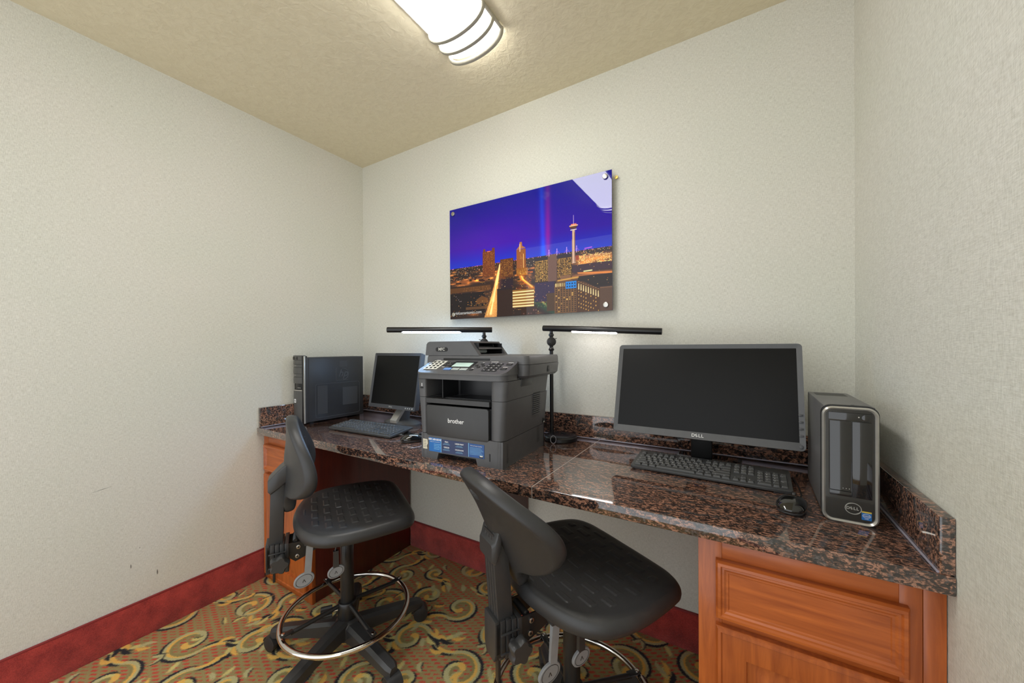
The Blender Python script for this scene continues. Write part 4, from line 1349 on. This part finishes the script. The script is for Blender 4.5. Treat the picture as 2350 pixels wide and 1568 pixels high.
mb.cyl((0.135, 0.15, 0.401), (0.135, 0.25, 0.401), 0.008, M['grey_key'], seg=16)
mb.prism([(0.110, 0.42), (0.155, 0.42), (0.150, 0.431), (0.110, 0.431)], 0.285, 0.289, PI_, 'xz')
mb.build('paper_slot', t)
mb = MB()
mb.prism(rrect(0.060, 0.017, 0.008, 5, 0.018, 0.409), 0.1028, 0.106, M['black'], 'xz')
mb.text('MFC', 0.0165, M['silver'], T(0.018, 0.1026, 0.409) @ FACE_MY, 0.0004, bold=0.0004)
mb.build('badge', t, smooth=False)
mb = MB(); mb.text('brother', 0.0225, M['white'], T(0.1605, -0.0018, 0.1485) @ FACE_MY, 0.0002, bold=0.0003)
mb.build('logo', t, smooth=False)
mb = MB()
mb.box((-0.004, -0.0004, 0.262), (0.0115, 0.004, 0.268), M['black']); mb.cyl((0.004, -0.0008, 0.272), (0.004, 0.002, 0.272), 0.0022, M['white'], seg=12)
mb.box((0.0025, -0.0008, 0.272), (0.0055, 0.002, 0.282), M['white'])
mb.build('usb_port', t, smooth=False)
# blue label
mb = MB()
def lb(x0, x1, z0, z1, m, y=-0.0004):
    mb.box((x0, y, z0), (x1, 0.0012, z1), m)
lb(0.037, 0.093, 0.028, 0.079, M['sticker_blue']); lb(0.093, 0.215, 0.028, 0.077, M['sticker_navy']); lb(0.215, 0.280, 0.028, 0.076, M['sticker_mid'])
lb(0.0925, 0.0945, 0.028, 0.078, M['sticker_sky'], -0.0006); lb(0.2140, 0.216, 0.028, 0.077, M['sticker_sky'], -0.0006)
mb.text('MFC-8910DW', 0.0098, M['white'], T(0.0645, -0.0006, 0.0725) @ FACE_MY, 0.0001, bold=0.0003)
mb.text('Multifunction Laser All-in-One', 0.0037, M['white'], T(0.0645, -0.0006, 0.0640) @ FACE_MY, 0.0001)
for r_ in range(4):
    lb(0.060, 0.090-0.004*(r_ % 2), 0.055-r_*0.0058, 0.0565-r_*0.0058, M['sticker_sky'], -0.0006)
for (x, z, s_, s2) in ((0.118, 0.0700, '42ppm', 'Fast print speeds'), (0.118, 0.0490, 'WIRELESS', 'Ethernet network'), (0.175, 0.0670, '2-SIDED PRINT', 'copy, scan and fax'), (0.175, 0.0455, 'COLOR SCAN', 'to email and more')):
    mb.text(s_, 0.0058, M['white'], T(x, -0.0006, z) @ FACE_MY, 0.0001, bold=0.0002)
    mb.text(s2, 0.0032, M['sticker_sky'], T(x, -0.0006, z-0.0060) @ FACE_MY, 0.0001)
    lb(x-0.017, x+0.015, z-0.0105, z-0.0095, M['sticker_sky'], -0.0006)
mb.text('Advanced Duplex Capability', 0.0043, M['white'], T(0.2465, -0.0006, 0.0690) @ FACE_MY, 0.0001)
for r_ in range(6):
    lb(0.220, 0.268+0.004*(r_ % 3), 0.0615-r_*0.0046, 0.0625-r_*0.0046, M['sticker_sky'], -0.0006)
lb(0.260, 0.276, 0.030, 0.038, M['black'], -0.0006); lb(0.262, 0.274, 0.0335, 0.0375, M['white'], -0.0008)
mb.build('blue_label', t, smooth=False)
mb = MB()
mb.prism([(0.008, 0.034), (0.028, 0.034), (0.026, 0.045), (0.031, 0.056), (0.028, 0.070), (0.008, 0.071)], -0.0005, 0.0012, M['cream'], 'xz')
for r_ in range(5):
    mb.box((0.011, -0.0006, 0.064-r_*0.006), (0.024, 0, 0.0655-r_*0.006), M['lettering_dark'])
mb.build('paper_tag', t, smooth=False)
# right side details
mb = MB()
XS = 0.3535
for k in range(11):
    z = 0.147+k*0.0080
    xx = 0.3525+(z-0.0945)/(0.298-0.0945)*0.0125+0.0022
    mb.box((xx-0.004, 0.232, z), (xx+0.0045, 0.305, z+0.0038), P_, 0.0008)
    mb.box((xx-0.004, 0.236, z+0.0042), (xx+0.0006, 0.303, z+0.0080), M['black'])
mb.build('side_vent', t)
mb = MB()
for k in range(13):
    mb.box((0.352, 0.028, 0.016+k*0.0052), (0.3546, 0.038, 0.0178+k*0.0052), PD)
    mb.box((0.352, 0.288, 0.030+k*0.0050), (0.3548, 0.312, 0.0317+k*0.0050), PD)
mb.build('slot_vent', t, smooth=False)
mb = MB(); mb.box((0.350, 0.345, 0.098), (0.3590, 0.365, 0.118), M['black'], 0.001); mb.box((0.352, 0.346, 0.100), (0.3598, 0.356, 0.105), M['light_key'])
mb.build('cable_port', t)
mb = MB(); mb.box((0.362, 0.120, 0.272), (0.3678, 0.222, 0.301), PD, 0.001)
mb.build('side_latch', t)
mb = MB(); mb.box((0.4008, 0.292, 0.318), (0.4024, 0.322, 0.342), PD, 0.0006); mb.box((0.4016, 0.303, 0.318), (0.4032, 0.311, 0.342), P_, 0.0004)
mb.box((0.4008, 0.292, 0.329), (0.4030, 0.322, 0.332), P_)
mb.build('scanner_mark', t)

# ------------------------------------------------------------------ desk lamps
def desk_lamp(label, px, py, bdx, bdy, ang, rise, led, strip, hang):
    """px,py: pole; ang: direction of the light bar; rise: end height minus pole end height"""
    t = thing('desk_lamp', label, 'lamp', (px, py, ZC))
    mb = MB()
    X = T(bdx, bdy, 0)
    mb.lathe([(0, 0), (0.070, 0), (0.073, 0.003), (0.073, 0.016), (0.069, 0.021), (0.060, 0.0225), (0, 0.0225)], M['lamp_black'], 56, X)
    mb.lathe([(0, 0.0226), (0.064, 0.0226), (0.063, 0.0232), (0, 0.0232)], M['lamp_base'], 48, X)
    mb.build('base', t)
    mb = MB(); mb.box((bdx-0.012, bdy+0.022, 0.0225), (bdx+0.014, bdy+0.036, 0.0260), M['black'], 0.001)
    mb.cyl((bdx+0.034, bdy+0.006, 0.0225), (bdx+0.034, bdy+0.006, 0.0245), 0.007, M['lamp_base'], seg=24, bev=0.0005)
    mb.build('switch', t)
    mb = MB(); mb.cyl((0, 0, 0.022), (0, 0, 0.400), 0.0085, M['lamp_black'], seg=24)
    mb.build('pole', t)
    mb = MB()
    zj = 0.440
    mb.lathe([(0.0085, 0.398), (0.0125, 0.401), (0.0135, 0.406), (0.0095, 0.411), (0.0085, 0.418), (0.011, 0.424), (0.0, 0.424)], M['lamp_black'], 24)
    c, s_ = math.cos(ang), math.sin(ang)
    nx_, ny_ = (0.55, -0.83)
    mb.cyl((nx_*0.013, ny_*0.013, zj), (-nx_*0.013, -ny_*0.013, zj), 0.0205, M['lamp_black'], seg=32, bev=0.003)
    mb.cyl((nx_*0.016, ny_*0.016, zj), (nx_*0.012, ny_*0.012, zj), 0.013, M['lamp_black'], seg=24, bev=0.001)
    mb.tube([(0.0, 0.0, zj+0.008), (0.026*c, 0.026*s_, zj+0.015)], 0.0016, M['lamp_black'], 8)
    mb.lathe([(0.008, 0.458), (0.0085, 0.464), (0.0125, 0.468), (0.0125, 0.474), (0.008, 0.478), (0.0072, 0.492), (0.0, 0.492)], M['lamp_black'], 24)
    mb.build('joint', t)
    a = Vector((-0.040*c, -0.040*s_, 0.503)); b = Vector((0.473*c, 0.473*s_, 0.503+rise))
    mb = MB(); mb.cyl(a, b, 0.0135, M['lamp_black'], seg=32, bev=0.0015)
    mb.build('light_bar', t)
    d = (b-a).normalized()
    side_ = d.cross(Vector((0, 0, 1))).normalized()
    dn = side_.cross(d)
    if dn.z > 0:
        dn = -dn
    tow = side_ if side_.y < 0 else -side_
    dn = (dn*math.cos(hang)+tow*math.sin(hang)).normalized()
    p0 = a+(b-a)*strip[0]+dn*0.0105; p1 = a+(b-a)*strip[1]+dn*0.0105
    mb = MB(); mb.tube([p0, p0+(p1-p0)*0.02, p0+(p1-p0)*0.98, p1], [0.003, 0.0062, 0.0062, 0.003], led, 12)
    mb.build('led_strip', t)
    return t
desk_lamp('black desk lamp with a cool blue-white light bar, standing behind the printer', 1.093, -0.130, 0.0, 0.026, math.atan2(-0.27, -0.39), 0.002, M['led_blue'], (0.30, 0.86), 0.35)
desk_lamp('black desk lamp with a warm white light bar beside the printer', 1.440, -0.088, 0.050, -0.013, math.radians(3), -0.028, M['led_white'], (0.27, 0.66), 0.35)

mb = MB()
c0 = Vector((1.492, -0.185, ZC+0.0185))
mb.tube([c0+Vector((0.012*math.cos(a)*0.85, 0.012*math.cos(a)*0.5, 0.0165*math.sin(a))) for a in np.linspace(0, 2*PI, 30, endpoint=False)], 0.0015, M['cable_grey'], 8, closed=True)
o = mb.build('cable_ring')
tag(o, 'small loop of pale cable standing beside the lamp base behind the printer', 'cable')

# ------------------------------------------------------------------ stools
SEAT = BACKM = None
def seat_mesh():
    h = [(0.236, 0.0), (0.235, 0.11), (0.229, 0.180), (0.203, 0.226), (0.150, 0.246), (0.040, 0.260), (-0.040, 0.257), (-0.100, 0.236), (-0.148, 0.182), (-0.176, 0.095)]
    ctrl = [(d, f) for f, d in h]+[(0.0, -0.187)]+[(-d, f) for f, d in h[1:][::-1]]
    def top(X, Y, S):
        z = 0.566-0.45*np.clip(Y-0.10, 0, 1)**2-0.013*np.exp(-(X/0.15)**2-((Y+0.03)/0.13)**2)+0.05*np.clip(-Y-0.10, 0, 1)
        z = z+0.004*np.clip(S-0.6, 0, 1)
        lip = np.clip((S-0.86)/0.14, 0, 1)
        z = z-0.012*lip**2.2
        z = z+0.0022*blocks(X, Y+0.006, 0.078, 0.043, 0.050, 0.0200)*(S < 0.80)
        return z
    def bot(X, Y, S):
        return 0.517-0.35*np.clip(Y-0.10, 0, 1)**2+X*0
    return radial_solid('seat', ctrl, 420, 110, 0.955, [(0.975, 0.06), (0.99, 0.17), (0.998, 0.32), (1.0, 0.5), (0.995, 0.72), (0.98, 0.88), (0.955, 0.97), (0.92, 1.0)], top, bot, M['poly'])
def back_mesh():
    # (x, h) with h measured from the middle
    h = [(0.0, -0.192), (0.024, -0.188), (0.038, -0.150), (0.064, -0.124), (0.110, -0.118), (0.154, -0.102), (0.182, -0.068), (0.189, -0.020),
         (0.176, 0.035), (0.148, 0.085), (0.112, 0.125), (0.070, 0.152), (0.030, 0.163)]
    ctrl = h+[(0.0, 0.165)]+[(-x, z) for x, z in h[1:][::-1]]
    def hole(X, Z):
        q = ((X/0.030)**2+((Z-0.112)/0.0125)**2)
        return np.clip(1.25-q, 0, 1)**0.7
    def top(X, Z, S):      # front face (towards the sitter)
        y = 0.020+np.clip(1.75-4.5*Z, 1.0, 2.2)*X**2-0.010*np.cos(np.clip(Z/0.17, -1, 1)*PI/2)*0
        y = y+0.008*np.cos(np.clip(Z/0.16, -1, 1)*PI)*0.6
        y = y-0.010*np.clip((S-0.84)/0.16, 0, 1)**2
        y = y-0.013*hole(X, Z)
        y = y+0.002*blocks(Z, X, 0.075, 0.040, 0.046, 0.018)*(S < 0.76)*(Z < 0.085)
        return y
    def bot(X, Z, S):
        y = -0.022+np.clip(1.65-4.2*Z, 1.0, 2.1)*X**2-0.012*np.exp(-(X/0.05)**2-(Z/0.07)**2)
        y = y+0.008*np.cos(np.clip(Z/0.16, -1, 1)*PI)*0.6
        return y+0.012*hole(X, Z)
    def remap(V):          # (x, h, y) -> (x, y, z)
        return np.stack([V[:, 0], V[:, 2], V[:, 1]], -1)
    me = radial_solid('backrest', ctrl, 300, 80, 0.955, [(0.975, 0.07), (0.99, 0.22), (1.0, 0.48), (0.992, 0.75), (0.975, 0.93), (0.95, 1.0)], top, bot, M['poly'], nb=60, remap=remap)
    me.flip_normals()
    return me
def stool(label, x, y, rz, legs, bf, bz_, btilt, spine_lean, ring_ang, sz_, hz):
    global SEAT, BACKM
    t = thing('drafting_stool', label, 'stool', (x, y, 0), rz, 'drafting stools at the worktop')
    if SEAT is None:
        SEAT = seat_mesh(); BACKM = back_mesh()
    link('seat', SEAT, t, (0, 0, sz_))
    o = link('backrest', BACKM, t)
    o.matrix_local = T(0, bf, bz_) @ RX(btilt)
    C1, C2, C3 = M['chair_plastic'], M['chair_metal'], M['wheel']
    # five legs with casters
    for a in legs:
        A_ = math.radians(a)-rz
        R_ = Matrix.Rotation(A_, 4, 'Z')
        mb = MB()
        def sec(r, w, zt, zb):
            return [(r, -w, zb), (r, -w, zt-0.010), (r, -w*0.55, zt), (r, w*0.55, zt), (r, w, zt-0.010), (r, w, zb)]
        mb.loft([sec(0.020, 0.030, 0.128, 0.060), sec(0.060, 0.028, 0.124, 0.066), sec(0.150, 0.026, 0.113, 0.066), sec(0.250, 0.025, 0.100, 0.062), sec(0.292, 0.024, 0.094, 0.060), sec(0.308, 0.015, 0.086, 0.062)], C1, R_)
        lg = mb.build('leg', t, angle=30)
        mb = MB()
        sw = RZ(random.uniform(-25, 25))
        Xc = R_ @ T(0.290, 0, 0) @ sw
        mb.cyl((0, 0, 0.045), (0, 0, 0.066), 0.0075, C2, seg=16, X=Xc)
        for sy in (-1, 1):
            mb.cyl((0.014, sy*0.006, 0.0302), (0.014, sy*0.026, 0.0302), 0.0298, C3, seg=28, bev=0.003, X=Xc)
        hp = [(0.014+0.033*math.cos(q), 0.0302+0.033*math.sin(q)) for q in np.linspace(-0.3, PI*0.95, 14)]
        mb.prism([(px_, pz_) for px_, pz_ in hp]+[(-0.014, 0.034), (0.014, 0.034)], -0.0055, 0.0055, C1, 'xz', X=Xc)
        hq = [(0.014+0.0325*math.cos(q), 0.0302+0.0325*math.sin(q)) for q in np.linspace(0.25, PI*0.95, 12)]
        hi_ = [(0.014+0.0302*math.cos(q), 0.0302+0.0302*math.sin(q)) for q in np.linspace(0.25, PI*0.95, 12)]
        mb.prism(hq+hi_[::-1], -0.0265, 0.0265, C1, 'xz', X=Xc)
        mb.build('caster', lg)
    mb = MB(); mb.lathe([(0, 0.058), (0.040, 0.058), (0.052, 0.080), (0.050, 0.118), (0.040, 0.131), (0.030, 0.136), (0, 0.136)], C1, 36)
    mb.build('hub', t)
    mb = MB()
    mb.cyl((0, 0, 0.13), (0, 0, 0.440), 0.0255, C2, seg=36, bev=0.001)
    mb.cyl((0, 0, 0.44), (0, 0, 0.500), 0.0140, M['chrome'], seg=24)
    mb.build('gas_column', t)
    # foot ring
    mb = MB()
    RR = 0.233
    mb.tube([(RR*math.cos(a), RR*math.sin(a), 0.165) for a in np.linspace(0, 2*PI, 96, endpoint=False)], 0.0098, M['chrome'], 16, closed=True)
    fr_ = mb.build('foot_ring', t, angle=60)
    mb = MB(); mb.lathe([(0.0262, 0.138), (0.034, 0.138), (0.036, 0.142), (0.036, 0.198), (0.033, 0.203), (0.0262, 0.203)], C2, 36)
    mb.build('collar', t)
    for k in range(4):
        a = math.radians(ring_ang+90*k)-rz
        c, s_ = math.cos(a), math.sin(a)
        b = MB()
        b.tube([(0.034*c, 0.034*s_, 0.182), (0.185*c, 0.185*s_, 0.170), (0.205*c, 0.205*s_, 0.1685)], 0.0080, C2, 14)
        b.box((0.195, -0.011, 0.1715), (0.238, 0.011, 0.1765), C2, 0.002, X=Matrix.Rotation(a, 4, 'Z'))
        b.cyl((0.228*c, 0.228*s_, 0.176), (0.228*c, 0.228*s_, 0.1795), 0.0065, M['chrome'], seg=18, bev=0.001)
        b.build('spoke', t)
    a = math.radians(235)-rz
    c, s_ = math.cos(a), math.sin(a)
    mb = MB()
    mb.cyl((0.034*c, 0.034*s_, 0.172), (0.056*c, 0.056*s_, 0.172), 0.005, M['chrome'], seg=12)
    kn = [((0.0215+0.0025*math.cos(8*q))*math.cos(q), (0.0215+0.0025*math.cos(8*q))*math.sin(q)) for q in np.linspace(0, 2*PI, 64, endpoint=False)]
    mb.prism(kn, 0.055, 0.096, C1, 'xy', X=Matrix.Rotation(a, 4, 'Z') @ T(0, 0, 0.172) @ RY(90))
    mb.build('clamp_knob', t)
    # mechanism under the seat
    mech0 = len(t.children)
    mb = MB()
    mb.box((-0.075, -0.115, 0.4985), (0.075, 0.115, 0.5125), C2, 0.003)
    mb.prism([(-0.075, 0.499), (0.075, 0.499), (0.050, 0.470), (-0.050, 0.470)], -0.085, 0.085, C2, 'xz')
    mb.build('seat_plate', t)
    # side plates to the back bracket
    for sx in (-1, 1):
        b = MB()
        b.prism([(-0.085, 0.500), (-0.085, 0.470), (-0.150, 0.440), (-0.178, 0.430), (-0.196, 0.446), (-0.205, 0.500)], sx*0.040-0.002, sx*0.040+0.002, C2, 'yz')
        for (yy, zz) in ((-0.168, 0.482), (-0.172, 0.449)):
            b.cyl((sx*0.042, yy, zz), (sx*0.0455, yy, zz), 0.0075, M['steel'], seg=20, bev=0.001)
            b.cyl((sx*0.0455, yy, zz), (sx*0.0462, yy, zz), 0.0035, M['black'], seg=6)
        b.build('bracket_plate', t)
    mb = MB()
    for k in range(14):
        mb.lathe([(0.006, k*0.0045), (0.0095, k*0.0045+0.0015), (0.006, k*0.0045+0.003)], C2, 16, T(-0.028, -0.178, 0.492) @ RY(90))
    mb.cyl((-0.028, -0.178, 0.492), (0.036, -0.178, 0.492), 0.0062, C2, seg=12)
    mb.build('spring', t)
    # housing with ridges, and the spine it carries
    mb = MB()
    n_ = 5
    for k in range(n_):
        y0 = -0.272+k*0.0150
        w = 0.047-0.0035*(n_-1-k)
        mb.prism([(-w, 0.505), (w, 0.505), (w+0.001, 0.490), (w+0.001, 0.420), (w-0.010, 0.396), (-w+0.010, 0.396), (-w-0.001, 0.420), (-w-0.001, 0.490)], y0, y0+0.0134, C1, 'xz', 0.0015)
    mb.box((-0.034, -0.268, 0.410), (0.034, -0.200, 0.498), C2)
    mb.box((0.044, -0.262, 0.474), (0.0495, -0.206, 0.4785), C1, 0.001); mb.box((0.044, -0.262, 0.424), (0.0495, -0.206, 0.4285), C1, 0.001)
    mb.build('back_housing', t)
    Sx = T(0, -0.238, 0.505) @ RX(spine_lean) @ T(0, 0, -0.505)
    mb = MB()
    for k, x0 in enumerate((-0.031, -0.0155, 0.0, 0.0155)):
        mb.prism([(-0.023, 0.480), (0.020, 0.480), (0.020, 0.730), (0.0, 0.742), (-0.016, 0.738), (-0.024, 0.715)], x0+0.0007, x0+0.0148, C1, 'yz', 0.0012, X=Sx)
    mb.box((-0.029, -0.020, 0.480), (0.029, 0.016, 0.734), C1, X=Sx)
    mb.build('back_upright', t)
    mb = MB(); mb.box((-0.009, -0.252, 0.335), (0.009, -0.244, 0.412), C2, 0.001)
    mb.build('ratchet_bar', t)
    # block that grips the backrest
    p_top = Sx @ Vector((0, -0.026, 0.712+hz))
    q = Vector((0, bf-0.010, bz_-sz_-0.020))
    mb = MB()
    def sec2(c, hw_, hh):
        return [(c.x+a_, c.y, c.z+b_) for a_, b_ in rrect(2*hw_, 2*hh, 0.008, 3)]
    mb.loft([sec2(p_top+Vector((0, -0.006, 0)), 0.038, 0.022), sec2(p_top+Vector((0, 0.002, 0)), 0.044, 0.030),
             sec2(p_top*0.55+q*0.45, 0.046, 0.034), sec2(q, 0.042, 0.034)], C1)
    mb.build('back_clamp', t)
    # lobed knob on the near side of the housing
    kn = [((0.0285+0.0040*math.cos(5*q))*math.cos(q), (0.0285+0.0040*math.cos(5*q))*math.sin(q)) for q in np.linspace(0, 2*PI, 70, endpoint=False)]
    mb = MB()
    mb.cyl((0.046, -0.226, 0.452), (0.070, -0.226, 0.452), 0.010, C1, seg=20)
    mb.loft([[(x0, -0.226+a_*s1, 0.452+b_*s1) for a_, b_ in kn] for x0, s1 in ((0.064, 0.75), (0.071, 1.0), (0.090, 1.0), (0.096, 0.86))], C1)
    mb.build('back_knob', t, angle=45)
    # two paddles
    def paddle(x0, y0, z0, z1, yp, size, metal_neck):
        b = MB()
        if metal_neck:
            b.cyl((x0, y0, z0), (x0, yp-0.002, z1+0.075), 0.0032, C2, seg=12)
            b.loft([[(x0-0.006, yy, zz) for yy, zz in ((0, 0), (0, 0), (0, 0), (0, 0))]]*0 or
                   [[(x0+dx, yp+dy, z1+0.078) for dx, dy in ((-0.006, -0.009), (0.006, -0.009), (0.006, 0.009), (-0.006, 0.009))],
                    [(x0+dx, yp+dy, z1+0.018) for dx, dy in ((-0.006, -0.010), (0.006, -0.010), (0.006, 0.010), (-0.006, 0.010))]], C1)
        else:
            b.loft([[(x0+dx, y0+dy, z0) for dx, dy in ((-0.007, -0.011), (0.007, -0.011), (0.007, 0.011), (-0.007, 0.011))],
                    [(x0+dx, (y0*0.45+yp*0.55)+dy+0.006, (z0*0.5+z1*0.5)) for dx, dy in ((-0.005, -0.011), (0.005, -0.011), (0.005, 0.011), (-0.005, 0.011))],
                    [(x0+dx, yp+dy+0.012, z1+0.012) for dx, dy in ((-0.004, -0.012), (0.004, -0.012), (0.004, 0.010), (-0.004, 0.010))]], M['paddle'])
            b.box((x0-0.012, y0-0.018, z0-0.012), (x0+0.012, y0+0.018, z0-0.004), C1, 0.001)
        el = [(size[0]*math.cos(q)*(1.0), size[1]*math.sin(q)) for q in np.linspace(0, 2*PI, 36, endpoint=False)]
        rot = math.radians(20)
        el2 = [(u_*math.cos(rot)-v_*math.sin(rot), u_*math.sin(rot)+v_*math.cos(rot)) for u_, v_ in el]
        b.loft([[(x0+dx, yp+u_*s1, z1+v_*s1) for u_, v_ in el2] for dx, s1 in ((-0.004, 0.92), (-0.003, 1.0), (0.003, 1.0), (0.0045, 0.93))], M['paddle'])
        b.tube([(x0+0.0047, yp+u_*0.78, z1+v_*0.78) for u_, v_ in el2], 0.0008, C1, 6, closed=True)
        b.text('^', 0.026, M['chair_plastic'], T(x0+0.0046, yp, z1-0.006) @ FACE_PX, 0.0003)
        b.build('lever', t, angle=30)
    paddle(0.100, -0.130, 0.510, 0.372, -0.150, (0.034, 0.025), False)
    paddle(0.100, -0.036, 0.505, 0.372, -0.046, (0.030, 0.022), True)
    mb = MB(); mb.box((0.045, -0.143, 0.490), (0.104, -0.118, 0.510), C2, 0.002); mb.box((0.045, -0.045, 0.490), (0.104, -0.030, 0.510), C2, 0.002)
    mb.build('lever_mount', t)
    for ch in list(t.children)[mech0:]:
        ch.location.z += sz_+(hz if ch.name.startswith(('back_housing', 'back_upright', 'ratchet_bar', 'back_knob')) else 0.0)
    return t
RZS = math.radians(-30)
stool('black moulded drafting stool with an upright back, farther away in front of the large tower', 0.818, -0.705, RZS, [-6+72*k for k in range(5)], -0.185, 0.800, -2, -2, -13, 0.012, 0.006)
stool('black moulded drafting stool with a reclined back, nearer, in front of the printer', 1.737, -0.590, RZS, [131+72*k for k in range(5)], -0.247, 0.748, 25, 4, 48, 0.004, -0.022)
